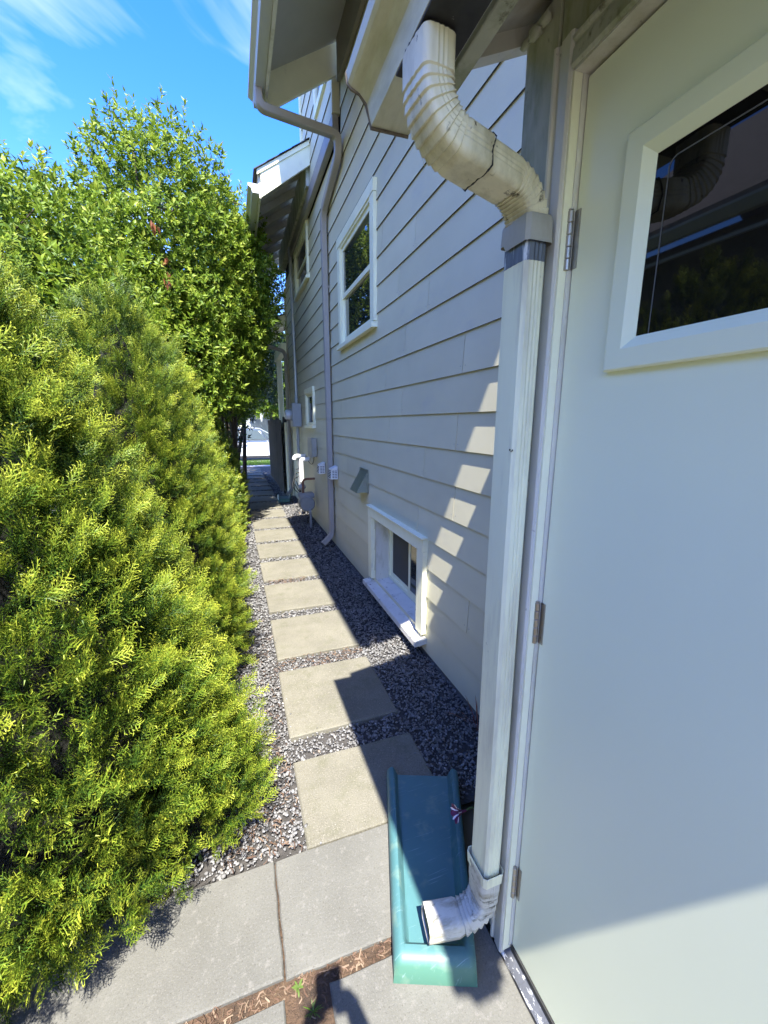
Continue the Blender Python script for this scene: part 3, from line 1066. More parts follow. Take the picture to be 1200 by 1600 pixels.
# hinges
for zc in (1.843, 1.040, .264):
    h = thing('hinge', (.638, .716, zc - .052), None, None)
    h.parent = door
    h.location = Vector((.638, .716, zc - .052)) - WLOC[door]
    WLOC[h] = Vector((.638, .716, zc - .052))
    K5 = []
    for k in range(5):
        za, zc_ = zc - .052 + k * .0208, zc - .052 + (k + 1) * .0208 - .0008
        K5.append(tube([(.6355, .7165, za), (.6355, .7165, za + .0008), (.6355, .7165, zc_ - .0008), (.6355, .7165, zc_)], [.0055, .0063, .0063, .0055], 14))
    K5.append(tube([(.6355, .7165, zc + .0522), (.6355, .7165, zc + .0545), (.6355, .7165, zc + .0555)], [.0055, .0055, .003], 12))
    leafv = boxvf(DX - .0022, DX + .004, .700, .7128, zc - .051, zc + .051)
    V, F = merge(*K5, leafv)
    # sub-part limit: the hinge is one mesh under the door
    bpy.data.objects.remove(h)
    add('hinge', V, F, 'nickel', door, smooth=rad(40))

# ------------------------------------------------------------------ porch roof over the door
PY0, PY1 = -.525, .925
gut_prof = [(.385, 2.168), (.385, 2.083), (.303, 2.083), (.299, 2.098), (.294, 2.118), (.279, 2.133), (.262, 2.140), (.256, 2.146), (.2525, 2.162), (.256, 2.167), (.262, 2.1655), (.262, 2.158)]
V, F = extrude_y([(.402, 2.030 + .44 * .402), (1.10, 2.030 + .44 * 1.10), (1.10, 2.055 + .44 * 1.10), (.402, 2.055 + .44 * .402)], PY0 + .02, PY1 - .0328)
proof = add('porch_roof', V, F, 'soffit_paint', house)
for c in range(6):
    xa = .355 + c * .13
    za = 2.058 + .44 * xa
    V, F = extrude_y([(xa, za), (xa + .2, za + .088 + .001), (xa + .2, za + .088 + .004), (xa, za + .010)], PY0 - .01, PY1 + .003)
    add('shingle_course', V, F, 'shingle', proof)
gut = None
V, F = extrude_y(thin(gut_prof, .0018), PY0, PY1)
gut = add('gutter', V, F, 'gutter_paint', proof)
for yy in (PY1, PY0 - .002):
    V, F = extrude_y(gut_prof[:-2], yy, yy + .002)
    cap = add('end_cap', V, F, 'gutter_paint', proof)
# dirty crimped rim round the end cap
rim = []
for i, p in enumerate(gut_prof[1:-2]):
    rim.append((p[0] + random.uniform(-.001, .001), PY1 + .002, p[1] - .0015 + random.uniform(-.0012, .0008)))
V, F = tube(rim, [.0026 + random.uniform(-.0006, .0012) for _ in rim], 6)
mat('grime_brown', (0.13, 0.105, 0.075), 0.7, 0.5, 60)
add('end_cap_rim', V, F, 'grime_brown', proof)
box('fascia', (.3865, .4035, PY0, .905, 2.108, 2.215), 'dirty_white_paint', proof)
V, F = bevelled(*boxvf(.441, .472, PY0 + .02, .900, 2.150, 2.222), .002)
add('beam', V, F, 'green_stained_paint', proof)
V, F = extrude_y([(.404, 2.0 + .44 * .404 - .004), (1.10, 2.0 + .44 * 1.10 - .004), (1.10, 2.05 + .44 * 1.10), (.404, 2.05 + .44 * .404)], PY1 - .033, PY1 - .002)
add('rake_board', V, F, 'dirty_white_paint', proof)
V, F = extrude_y([(.404, 2.0 + .44 * .404 - .004), (1.10, 2.0 + .44 * 1.10 - .004), (1.10, 2.03 + .44 * 1.10), (.404, 2.03 + .44 * .404)], PY0 - .0, PY0 + .018)
add('rake_board', V, F, 'dirty_white_paint', proof)
# rotted filler lumps at the corner of soffit and corner board
lv = []
for i in range(9):
    c = Vector((.648 - .004 * i + random.uniform(-.004, .004), .86 + random.uniform(-.05, .02), 2.272 - .002 * i + random.uniform(-.012, .012)))
    bm = bmesh.new()
    bmesh.ops.create_icosphere(bm, subdivisions=2, radius=1)
    vs = [c + Vector((v.co.x * .009, v.co.y * .018, v.co.z * .010)) * random.uniform(.7, 1.25) for v in bm.verts]
    fs = [tuple(v.index for v in f.verts) for f in bm.faces]
    bm.free()
    lv.append((vs, fs))
add('old_caulk', *merge(*lv), 'green_stained_paint', proof, smooth=True)


# ------------------------------------------------------------------ downspouts
def dsp_section(a, b, flutes=True, n=9, r=.007, rc=0):
    """Rounded, fluted rectangle: a along the bend normal, b sideways; list of (u, v)."""
    pts = []
    def side(p, q, fl):
        p, q = Vector(p), Vector(q)
        d = (q - p)
        nrm = Vector((d.y, -d.x)).normalized()
        for k in range(n):
            t = k / (n - 1)
            dep = 0
            if fl and 0.14 < t < 0.86:
                dep = -.0013 * (0.5 - 0.5 * cos((t - .14) / .72 * 2 * pi * 3))
            pts.append(p + d * t + nrm * dep)
    A, B = a / 2, b / 2
    if rc:
        r = rc

    def corner(cx_, cy_, a0):
        for k in range(1, 4):
            an = rad(a0 - 90 * k / 4)
            pts.append(Vector((cx_ + r * cos(an), cy_ + r * sin(an))))
    side((-A, -B + r), (-A, B - r), flutes)
    if rc:
        corner(-A + r, B - r, 180)
    side((-A + r, B), (A - r, B), flutes)
    if rc:
        corner(A - r, B - r, 90)
    side((A, B - r), (A, -B + r), flutes)
    if rc:
        corner(A - r, -B + r, 0)
    side((A - r, -B), (-A + r, -B), flutes)
    if rc:
        corner(-A + r, -B + r, -90)
    return [(p.x, p.y) for p in reversed(pts)]


def sweep(path_, a, b, sidev, scales=None, flutes=True, rc=0):
    sec = dsp_section(a, b, flutes, rc=rc)
    sidev = Vector(sidev).normalized()
    rings = []
    P = [Vector(p) for p in path_]
    for i, p in enumerate(P):
        t = (P[min(i + 1, len(P) - 1)] - P[max(i - 1, 0)]).normalized()
        u = t.cross(sidev).normalized()
        s = scales[i] if scales else 1.0
        rings.append([p + u * (q[0] * s) + sidev * (q[1] * (1 + (s - 1) * .6)) for q in sec])
    return loft(rings, False, False)


def two_sided(VF, t=.0007):
    """Give an open pipe wall some thickness: inner copy offset towards its axis."""
    V, F = VF
    bm = bmesh.new()
    vs = [bm.verts.new(p) for p in V]
    for f in F:
        bm.faces.new([vs[i] for i in f])
    bm.normal_update()
    bmesh.ops.recalc_face_normals(bm, faces=bm.faces)
    bm.normal_update()
    n0 = len(vs)
    outer = [tuple(v.co) for v in vs]
    inner = [tuple(v.co - v.normal * t) for v in vs]
    F2 = [tuple(v.index for v in f.verts) for f in bm.faces] if False else []
    bm.verts.index_update()
    for f in bm.faces:
        ix = [v.index for v in f.verts]
        F2.append(tuple(ix))
        F2.append(tuple(i + n0 for i in reversed(ix)))
    for e in bm.edges:
        if e.is_boundary:
            a_, b_ = e.verts[0].index, e.verts[1].index
            F2.append((a_, b_, b_ + n0, a_ + n0))
    bm.free()
    return outer + inner, F2


def crimped(path_fn, n_straight0, n_crimps, n_straight1, depth=.06):
    """Sample a path (0..1 straight, bend, straight) with saw-tooth pleats in the bend."""
    pts, sc = [], []
    for s, k in path_fn(n_straight0, n_crimps, n_straight1):
        pts.append(s)
        sc.append(k)
    return pts, sc


def arc_path(p0, d0, d1, l0, l1, R, ncr, depth):
    """Straight l0 along d0, circular bend to d1, straight l1; pleats in the bend."""
    p0, d0, d1 = Vector(p0), Vector(d0).normalized(), Vector(d1).normalized()
    ang = d0.angle(d1)
    axis_n = (d1 - d0 * d0.dot(d1)).normalized()
    pts, sc = [], []
    for k in range(5):
        pts.append(p0 + d0 * l0 * k / 5)
        sc.append(1.0)
    q = p0 + d0 * l0
    c = q + axis_n * R
    for k in range(ncr):
        for f_, kk in ((0.0, 1.0), (0.13, 1 - depth), (0.50, 1 - depth * .55), (0.93, 1 - depth * .06)):
            a = ang * (k + f_) / ncr
            pts.append(c - axis_n * (R * cos(a)) + d0 * (R * sin(a)))
            sc.append(kk)
    pts.append(c - axis_n * (R * cos(ang)) + d0 * (R * sin(ang)))
    sc.append(1.0)
    e = pts[-1]
    for k in range(1, 5):
        pts.append(e + d1 * l1 * k / 4)
        sc.append(1.0)
    return pts, sc


ds = thing('downspout', (.575, .768, .2), 'weathered white rectangular downspout with crimped elbows beside the entry door', 'downspout', 'downspouts on the house')
PA, PB = .049, .077
zs = [0.292 + (1.86 - .292) * k / 40 for k in range(41)]
bend = lambda z: .0012 * sin(z * 3.1)
pts = [(.575 + bend(z), .768 + .0006 * sin(z * 7), z) for z in zs]
V, F = two_sided(sweep(pts, PA, PB, (0, 1, 0)))
pipe = add('pipe', V, F, 'downspout_paint', ds, smooth=rad(30))
# bare band where the paint has washed off below the collar
pts = [(.575 + bend(1.82), .768, z) for z in (1.806, 1.82, 1.832, 1.842)]
V, F = sweep(pts, PA + .0010, PB + .0010, (0, 1, 0))
add('bare_band', V, F, 'bare_metal', pipe, smooth=rad(30))
# drill holes in the side
hv = []
for (hy, hz, hr) in ((.741, 1.443, .0026), (.7365, 1.440, .0016), (.7325, 1.4425, .0022)):
    hv.append(tube([(.5495, hy, hz), (.5488, hy, hz)], [hr, hr * .9], 8))
add('screw_hole', *merge(*hv), 'dark_gap', pipe)
# collar: wide flared mouth of the lower elbow
sec = dsp_section(PA + .012, PB + .012, False)
rings = []
for z, s in ((1.838, 1.04), (1.86, 1.02), (1.882, 1.0), (1.886, .95)):
    rings.append([(.575 + q[0] * s, .768 - q[1] * s, z + (.012 if q[1] * 1 < -.02 and z < 1.86 else 0)) for q in sec])
V, F = two_sided(loft(rings, False, False))
add('collar', V, F, 'collar_paint', ds, smooth=rad(30))
# offset of two elbows from gutter outlet to collar
side = Vector((-.10, 1, 0)).normalized()
dh = Vector((1, .10, 0)).normalized()
mid_d = (dh * sin(rad(60)) + Vector((0, 0, -1)) * cos(rad(60))).normalized()
top = Vector((.330, .716, 2.075))
bot = Vector((.575, .768, 1.868))
R1 = .070
def bendpts(p, d0, d1, l0, R):
    d0, d1 = d0.normalized(), d1.normalized()
    ang = d0.angle(d1)
    axn = (d1 - d0 * d0.dot(d1)).normalized()
    q = p + d0 * l0
    c = q + axn * R
    return c - axn * (R * cos(ang)) + d0 * (R * sin(ang))
dn = Vector((0, 0, -1))
l0 = .048
mdir = mid_d
for it in range(60):
    e1 = bendpts(top, dn, mdir, l0, R1)
    e2 = bendpts(bot, -dn, -mdir, .004, R1)
    mdir = (mdir * .5 + (e2 - e1).normalized() * .5).normalized()
gap = e2 - e1
p1, s1 = arc_path(top, dn, mdir, l0, gap.length * .42, R1, 9, .095)
V, F = two_sided(sweep(p1, PA + .010, PB + .005, side, s1, rc=.013))
add('elbow', V, F, 'elbow_paint', ds, smooth=rad(28))
p2, s2 = arc_path(bot, -dn, -mdir, .004, gap.length * .60, R1, 9, .095)
V, F = two_sided(sweep(p2, PA + .005, PB + .0, side, s2, rc=.012))
add('elbow', V, F, 'elbow_paint', ds, smooth=rad(28))
# thin black ring that paints in the dark gap between the elbows
sm = e1 + mdir * gap.length * .42
sec = dsp_section(PA + .011, PB + .006, False, rc=.013)
u = mdir.cross(side).normalized()
ringp = [sm + u * q[0] * 1.0 + side * q[1] + mdir * random.uniform(-.003, .003) for q in sec[::2]]
V, F = tube(ringp + [ringp[0]], [random.uniform(.0008, .0021) for _ in range(len(ringp) + 1)], 5)
add('seam_gap', V, F, 'black_grime_shade', ds)
# gutter outlet, black with grime
V, F = sweep([(.330, .716, 2.068), (.332, .717, 2.086), (.334, .717, 2.110)], PA + .004, PB, side, [1, 1, 1])
add('outlet', V, F, 'black_grime_shade', ds)
V, F = boxvf(.304, .384, .60, .79, 2.0795, 2.0825)
add('outlet_flange', V, F, 'black_grime_shade', ds)
# bottom elbow: flared rim and pleated shoe turned out over the splash block
bp0 = Vector((.575, .768, .292))
od = Vector((-.97, .17, .02)).normalized()
sd = Vector((.22, .975, 0)).normalized()
p3, s3 = arc_path(bp0, dn, od, .100, .088, .078, 7, .17)
s3 = [1.09 if i < 1 else (1.06 if i < 4 else s) for i, s in enumerate(s3)]
sidev = [Vector((0, 1, 0)).lerp(sd, min(1, i / (len(p3) * .45))) for i in range(len(p3))]
sec = dsp_section(PA + .010, PB + .006, True, rc=.016)
rings = []
for i, p in enumerate(p3):
    t = (p3[min(i + 1, len(p3) - 1)] - p3[max(i - 1, 0)]).normalized()
    sv = (sidev[i] - t * sidev[i].dot(t)).normalized()
    u = t.cross(sv).normalized()
    s = s3[i]
    rings.append([p + u * (q[0] * s) + sv * (q[1] * (1 + (s - 1) * .6)) for q in sec])
V, F = two_sided(loft(rings, False, False), .0007)
shoe = add('elbow', V, F, 'dirty_elbow_paint', ds, smooth=rad(28))
tag(shoe, 'soot stained pleated bottom elbow with an open mouth')
rings = []
for z, s in ((.268, 1.085), (.296, 1.13), (.303, 1.14)):
    rings.append([(.575 + q[0] * s, .768 - q[1] * s, z) for q in dsp_section(PA + .008, PB + .008, False)])
V, F = two_sided(loft(rings, False, False), .0016)
add('rim_band', V, F, 'downspout_paint', ds, smooth=rad(30))
# black plug that paints in the shade inside the mouth
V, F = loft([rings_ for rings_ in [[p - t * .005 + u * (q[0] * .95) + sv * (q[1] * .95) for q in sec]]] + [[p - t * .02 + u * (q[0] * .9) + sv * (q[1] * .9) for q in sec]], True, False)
add('mouth_shade', V, F, 'black_grime_shade', ds)


def wall_downspout(label, pts_main, mt, bottom_dir, straps):
    o = thing('downspout', pts_main[-1], label, 'downspout', 'downspouts on the house')
    V, F = loft_path(pts_main, .062, .088)
    add('pipe', V, F, mt, o, smooth=rad(35))
    for (p, sz) in straps:
        add('strap', *boxvf(p[0] - sz[0], p[0] + sz[0], p[1] - sz[1], p[1] + sz[1], p[2] - .012, p[2] + .012), mt, o)
    return o


def loft_path(pts_, a, b, sub=6, r=.10):
    """Rectangular pipe along a polyline with rounded corners (frames carried along, section stays upright)."""
    P = [Vector(p) for p in pts_]
    path_ = [P[0]]
    for i in range(1, len(P) - 1):
        d0 = (P[i] - P[i - 1])
        d1 = (P[i + 1] - P[i])
        rr_ = min(r, d0.length * .45, d1.length * .45)
        path_ += bez(P[i] - d0.normalized() * rr_, P[i], P[i] + d1.normalized() * rr_, sub)
    path_.append(P[-1])
    rings = []
    u_prev = None
    for i, p in enumerate(path_):
        t = (path_[min(i + 1, len(path_) - 1)] - path_[max(i - 1, 0)]).normalized()
        if u_prev is None:
            u = t.cross(Vector((0, 1, 0)))
            if u.length < .2:
                u = t.cross(Vector((0, 0, 1)))
        else:
            u = u_prev - t * u_prev.dot(t)
        u.normalize()
        v = t.cross(u)
        u_prev = u
        A, B = a / 2, b / 2
        c = .25
        sec_ = [(-A, -B * (1 - c)), (-A * (1 - c), -B), (A * (1 - c), -B), (A, -B * (1 - c)), (A, B * (1 - c)), (A * (1 - c), B), (-A * (1 - c), B), (-A, B * (1 - c))]
        rings.append([p + u * q[0] + v * q[1] for q in sec_])
    return loft(rings, True, True)


# second downspout: from the main gutter across to the wall, a sideways jog, then down
d2 = wall_downspout('taupe downspout that jogs sideways below the eave and runs down the siding',
                    [(.375, 4.06, 4.13), (.375, 4.06, 4.00), (1.050, 4.16, 3.99), (1.050, 4.16, 3.84), (1.050, 4.80, 3.69), (1.050, 4.86, 3.60), (1.050, 4.87, .13), (.93, 4.84, .035)],
                    'taupe_paint', None,
                    [((1.058, 4.865, 2.95), (.031, .042)), ((1.058, 4.87, .72), (.031, .042)), ((1.056, 4.87, .24), (.032, .042))])
# third, far corner of the house
wall_downspout('pale taupe downspout at the far corner of the house by the porch',
               [(.64, 8.58, 3.02), (.66, 8.58, 2.93), (1.035, 8.60, 2.85), (1.035, 8.60, .14), (.93, 8.55, .05)], 'taupe_paint', None,
               [((1.04, 8.60, 2.2), (.03, .04)), ((1.04, 8.60, .9), (.03, .04))])

# ------------------------------------------------------------------ splash blocks
def splash(name, org, ang, L_, w0, w1, label, hgt=.068):
    o = thing(name, (org[0], org[1], 0), label, 'splash block', 'splash blocks under the downspouts')
    nu, nw = 48, 40
    ca, sa = cos(ang), sin(ang)
    V, T = [], []
    for i in range(nu + 1):
        u = i / nu
        uu = u * L_
        hw = w0 + (w1 - w0) * u
        for j in range(nw + 1):
            w = (j / nw * 2 - 1)
            ww = w * hw
            e = hw - abs(ww)                      # distance from side edge
            rail = .046
            def sm(x):
                x = max(0, min(1, x))
                return x * x * (3 - 2 * x)
            floor = .020 + .010 * (1 - u)
            hr = hgt * (1 - .12 * u)
            h = floor + (hr - floor) * (1 - sm((e - rail * .55) / (rail * .45)))
            if uu < .075:
                h = max(h, floor + (hr - floor) * (1 - sm((uu - .040) / .030)))
            rnd = min(1, e / .022)
            h -= .016 * (1 - rnd) ** 2
            if uu < .024:
                h -= .018 * (1 - uu / .024) ** 2
            x, y = uu, ww
            V.append((org[0] + x * ca - y * sa, org[1] + x * sa + y * ca, h))
            T.append(max(0, 1 - uu / .02) * .9 + max(0, (.10 - uu) / .10) * .12)
    F = []
    for i in range(nu):
        for j in range(nw):
            a = i * (nw + 1) + j
            F.append((a, a + nw + 1, a + nw + 2, a + 1))
    # skirt
    loop = [j for j in range(nw + 1)] + [i * (nw + 1) + nw for i in range(1, nu + 1)] + [nu * (nw + 1) + j for j in range(nw - 1, -1, -1)] + [i * (nw + 1) for i in range(nu - 1, 0, -1)]
    base = len(V)
    cx = org[0] + L_ / 2 * ca
    cy = org[1] + L_ / 2 * sa
    for a in loop:
        p = V[a]
        V.append((p[0] + (p[0] - cx) * .022, p[1] + (p[1] - cy) * .022, 0.001))
        near = (p[0] - org[0]) * ca + (p[1] - org[1]) * sa
        T.append(1.0 if near < .03 else .15)
    nl = len(loop)
    for k in range(nl):
        F.append((loop[k], loop[(k + 1) % nl], base + (k + 1) % nl, base + k))
    me_o = add('tray', V, F, 'teal_plastic', o, smooth=rad(40))
    at_ = me_o.data.attributes.new('tint', 'FLOAT', 'POINT')
    at_.data.foreach_set('value', T)
    return o


splash('splash_block', (.410, .731), math.atan2(.93, .37), .655, .112, .150, 'faded teal plastic splash block under the near downspout')
splash('splash_block', (.80, 7.95), math.atan2(1, .12), .62, .11, .14, 'small far teal splash block at the back corner of the house')

# ------------------------------------------------------------------ fittings on the wall
hood = thing('vent_hood', (1.07, 3.59, .89), 'sloping galvanised metal vent hood on the siding above basement window', 'vent')
V = [(1.088, 3.478, 1.075), (1.088, 3.705, 1.075), (.982, 3.478, .888), (.982, 3.705, .888), (1.088, 3.478, .885), (1.088, 3.705, .885)]
Vs_, Fs_ = two_sided((V, [(0, 2, 3, 1), (0, 4, 2), (1, 3, 5)]), .002)
add('hood', Vs_, Fs_, 'galvanised', hood)
add('flange', *merge(boxvf(1.083, 1.088, 3.46, 3.4775, .88, 1.09), boxvf(1.083, 1.088, 3.7055, 3.722, .88, 1.09), boxvf(1.083, 1.088, 3.4775, 3.7055, 1.0755, 1.09)), 'galvanised', hood)
add('duct_opening', *boxvf(1.0805, 1.088, 3.50, 3.68, .90, 1.03), 'dark_gap', hood)


def louvre_vent(y0, z0, s, label):
    o = thing('louvre_vent', (1.06, y0 + s / 2, z0), label, 'vent', 'white louvred vents on the siding')
    V = [(1.086, y0, z0), (1.086, y0 + s, z0), (1.0, y0 + s, z0), (1.0, y0, z0), (1.086, y0, z0 + s * 1.12), (1.086, y0 + s, z0 + s * 1.12), (1.012, y0 + s, z0 + s * .86), (1.012, y0, z0 + s * .86)]
    F = [(0, 1, 2, 3), (4, 7, 6, 5), (0, 3, 7, 4), (1, 5, 6, 2), (3, 2, 6, 7)]
    add('cover', V, F, 'vent_plastic', o)
    for k in range(5):
        zz = z0 + s * (.12 + .14 * k)
        for c in range(3):
            ya = y0 + s * (.08 + .31 * c)
            add('slot', *boxvf(.9985 + .0018 * k, 1.003 + .0018 * k, ya, ya + s * .22, zz, zz + s * .055), 'dark_gap', o)
            if c < 2:
                xx = 1.075 - .026 * c
        add('slot', *boxvf(1.022, 1.045, y0 - .0015, y0 + .002, zz, zz + s * .055), 'dark_gap', o)
        add('slot', *boxvf(1.052, 1.075, y0 - .0015, y0 + .002, zz, zz + s * .055), 'dark_gap', o)
    return o


louvre_vent(4.62, .86, .135, 'white plastic louvred vent right of the taupe downspout')
louvre_vent(5.34, .84, .135, 'white plastic louvred vent left of the taupe downspout')

em = thing('electric_meter', (1.02, 7.4, 1.4), 'grey electric meter box with round glass meter on a tall conduit', 'electric meter')
mb_ = add('meter_box', *bevelled(*boxvf(.935, 1.086, 7.18, 7.52, 1.43, 1.82), .008), 'grey_metal', em)
add('meter_ring', *tube([(.935, 7.35, 1.63), (.915, 7.35, 1.63), (.91, 7.35, 1.63)], [.10, .10, .095], 24), 'conduit_grey', em, smooth=rad(40))
add('meter_glass', *tube([(.91, 7.35, 1.63), (.86, 7.35, 1.63), (.835, 7.35, 1.63), (.828, 7.35, 1.63)], [.088, .086, .075, .05], 24), 'head_clear', em, smooth=rad(40))
add('conduit', *tube([(1.035, 7.35, 1.82), (1.035, 7.35, 4.25)], .028, 14), 'conduit_grey', em, smooth=rad(40))
add('conduit', *tube([(1.035, 7.35, .26), (1.035, 7.35, 1.43)], .028, 14), 'conduit_grey', em, smooth=rad(40))
for zz in (1.90, 2.95, 3.7, 1.2, .75):
    add('conduit_clamp', *tube([(1.035, 7.35, zz - .02), (1.035, 7.35, zz + .02)], .035, 14), 'conduit_grey', em, smooth=rad(40))
cb = thing('cable_box', (1.05, 6.03, .98), 'small grey cable junction box on the siding beside conduit', 'junction box')
add('box_body', *bevelled(*boxvf(1.015, 1.086, 5.87, 6.17, 1.02, 1.28), .006), 'collar_paint', cb)
add('lid', *bevelled(*boxvf(1.004, 1.0145, 5.86, 6.18, 1.01, 1.29), .003), 'collar_paint', cb)
add('cable', *tube(bez((1.06, 5.98, 1.02), (1.06, 6.1, .80), (1.06, 6.6, .93), 10), .006, 6), 'black_wire', cb)
pv = thing('vent_pipe', (1.0, 6.6, .55), 'white plastic vent pipes with elbows turned down beside gas meter', 'pipe')
add('pipe', *tube([(1.085, 6.55, .93), (1.02, 6.55, .93)] + bez((.99, 6.55, .93), (.955, 6.55, .93), (.955, 6.55, .89), 5) + [(.955, 6.55, .58)], .036, 14), 'pvc', pv, smooth=rad(40))
add('elbow', *tube([(1.085, 6.95, .95)] + bez((.97, 6.95, .95), (.91, 6.95, .96), (.90, 6.95, .90), 5), .04, 14), 'pvc', pv, smooth=rad(40))
gm = thing('gas_meter', (.94, 6.1, 0), 'dark grey gas meter with pipes and black wires at the foot of siding', 'gas meter')
def ell(c, r, n=3):
    bm = bmesh.new()
    bmesh.ops.create_icosphere(bm, subdivisions=n, radius=1)
    vs = [(c[0] + v.co.x * r[0], c[1] + v.co.y * r[1], c[2] + v.co.z * r[2]) for v in bm.verts]
    fs = [tuple(v.index for v in f.verts) for f in bm.faces]
    bm.free()
    return vs, fs
V, F = tube([(.94, 5.98, .32), (.94, 6.00, .32), (.94, 6.20, .32), (.94, 6.22, .32)], [.10, .115, .115, .10], 20)
add('meter_body', V, F, 'meter_grey', gm, smooth=rad(40))
add('meter_top', *bevelled(*boxvf(.83, 1.05, 6.0, 6.20, .405, .475), .012, 2), 'meter_grey', gm, smooth=rad(40))
add('riser', *tube([(.97, 5.93, -.03), (.97, 5.93, .20), (.97, 5.98, .24)], .018, 10), 'meter_grey', gm, smooth=rad(40))
add('inlet_pipe', *tube([(.90, 6.10, .47), (.90, 6.10, .60)] + bez((.90, 6.1, .62), (.90, 6.1, .68), (.97, 6.1, .68), 5) + [(1.08, 6.1, .68)], .018, 10), 'rust', gm, smooth=rad(40))
add('regulator', *ell((.90, 6.2, .55), (.06, .06, .045)), 'grey_metal', gm, smooth=True)
for k in range(3):
    add('wire', *tube(bez((.96, 6.9, .75 - .06 * k), (.78 - .05 * k, 6.6, .78 - .12 * k), (.90, 6.2, .42), 12), .007, 6), 'black_wire', gm)

# ------------------------------------------------------------------ far porch, fence
V, F = extrude_y([(.54, 3.34), (1.9, 3.34 + .30 * 1.36), (1.9, 3.38 + .30 * 1.36), (.54, 3.38)], 8.80, 10.3)
pr = add('porch_roof', V, F, 'soffit_paint', house)
for yy in (8.76, 10.3):
    V, F = extrude_y([(.54, 3.10), (1.10, 3.36), (1.10, 3.56), (.54, 3.40)], yy, yy + .035)
    add('barge_board', V, F, 'white_paint', pr)
V, F = extrude_y(thin(k_gutter(.535, 3.08)), 8.72, 10.35)
pg = add('gutter', V, F, 'far_gutter_paint', pr)
V, F = extrude_y(k_gutter(.535, 3.08)[:-1], 8.718, 8.72)
add('end_cap', V, F, 'far_gutter_paint', pg)
V, F = extrude_y([(.545, 3.385), (1.9, 3.385 + .30 * 1.36), (1.9, 3.40 + .30 * 1.36), (.50, 3.39)], 8.74, 10.36)
add('shingle_course', V, F, 'shingle', pr)
add('porch_beam', *boxvf(.98, 1.10, 8.80, 10.25, 2.86, 3.04), 'white_paint', pr)
add('porch_column', *bevelled(*boxvf(.99, 1.10, 9.85, 9.97, 1.5, 2.86), .008), 'white_paint', pr)
box('porch_wall', (1.0, 1.12, 8.73, 10.3, -.05, 1.5), 'siding', house)

fence = thing('fence', (.92, 10.6, 0), 'dark weathered board fence in the shade beyond the house corner', 'fence')
yy = 9.10
k = 0
while yy < 12.6:
    w = .14
    add('fence_board', *boxvf(.925 - .012 * (k % 2), .945 - .012 * (k % 2), yy, yy + w - .006, 0.0, 1.56 + random.uniform(-.01, .01)), 'dark_wood', fence)
    yy += w
    k += 1
for zz in (.35, 1.25):
    add('fence_rail', *boxvf(.946, .985, 9.1, 12.6, zz, zz + .09), 'dark_wood', fence)
for yy in (9.15, 10.8, 12.5):
    add('fence_post', *boxvf(.986, 1.07, yy, yy + .09, 0, 1.62), 'dark_wood', fence)

# ------------------------------------------------------------------ plants
def strips_to_mesh(st):
    """st: list of (p0, p1, w, t0, t1) -> verts (n*4,3), tint."""
    V, T = [], []
    for p0, p1, w, t0, t1 in st:
        p0, p1 = np.array(p0), np.array(p1)
        d = p1 - p0
        d = d / (np.linalg.norm(d) + 1e-9)
        tw = rng.normal(0, .5)
        nrm = np.array([0, cos(tw), sin(tw)])
        s = np.cross(d, nrm)
        s = s / (np.linalg.norm(s) + 1e-9) * w
        V += [p0 + s * 1.25, p0 - s * 1.25, p1]
        T += [t0, t0, t1]
    return np.array(V), np.array(T)


def thuja_spray(lod):
    st = []
    Lm = .095
    def curve(t):
        return np.array([Lm * t, 0.010 * sin(t * 2.5), 0.012 * t * t])
    nseg = 4
    for i in range(nseg):
        st.append((curve(i / nseg), curve((i + 1) / nseg), .0011, .15 + .12 * i, .25 + .15 * i))
    ns = {0: 11, 1: 8, 2: 6}[lod]
    for i in range(ns):
        t = .12 + .86 * i / (ns - 1)
        sgn = 1 if i % 2 else -1
        ang = rad(38 + rng.uniform(-6, 8)) * sgn
        ln = (.040 * (1 - t) ** .7 + .013) * rng.uniform(.85, 1.15)
        b0 = curve(t)
        d = np.array([cos(ang), rng.normal(0, .12), sin(ang)])
        b1 = b0 + d * ln
        wmul = {0: .0017, 1: .0030, 2: .0055}[lod]
        st.append((b0, b1, wmul, .2 + .3 * t, .55 + .35 * t))
        if lod < 2:
            step = {0: .0095, 1: .0155}[lod]
            m_ = int(ln / step)
            for k in range(m_):
                q = b0 + d * ln * ((k + .6) / m_)
                s2 = 1 if k % 2 else -1
                a2 = ang + s2 * rad(36 + rng.uniform(-8, 8))
                l2 = (.010 if lod == 0 else .013) * rng.uniform(.75, 1.25)
                st.append((q, q + np.array([cos(a2), rng.normal(0, .3), sin(a2)]) * l2, .00150 if lod == 0 else .0028, .42 + .25 * t, .86 + .12 * rng.random()))
    return strips_to_mesh(st)


SPRAYS = {lod: [thuja_spray(lod) for _ in range(5)] for lod in (0, 1, 2)}


def frames(x, up, roll):
    """x: (n,3) unit main axes; returns rotation matrices with columns (x, y, z)."""
    x = x / np.linalg.norm(x, axis=1, keepdims=True)
    z = up - x * np.sum(up * x, 1, keepdims=True)
    z = z / (np.linalg.norm(z, axis=1, keepdims=True) + 1e-9)
    y = np.cross(z, x)
    c, s = np.cos(roll)[:, None], np.sin(roll)[:, None]
    y2 = y * c + z * s
    z2 = -y * s + z * c
    return np.stack([x, y2, z2], 2)


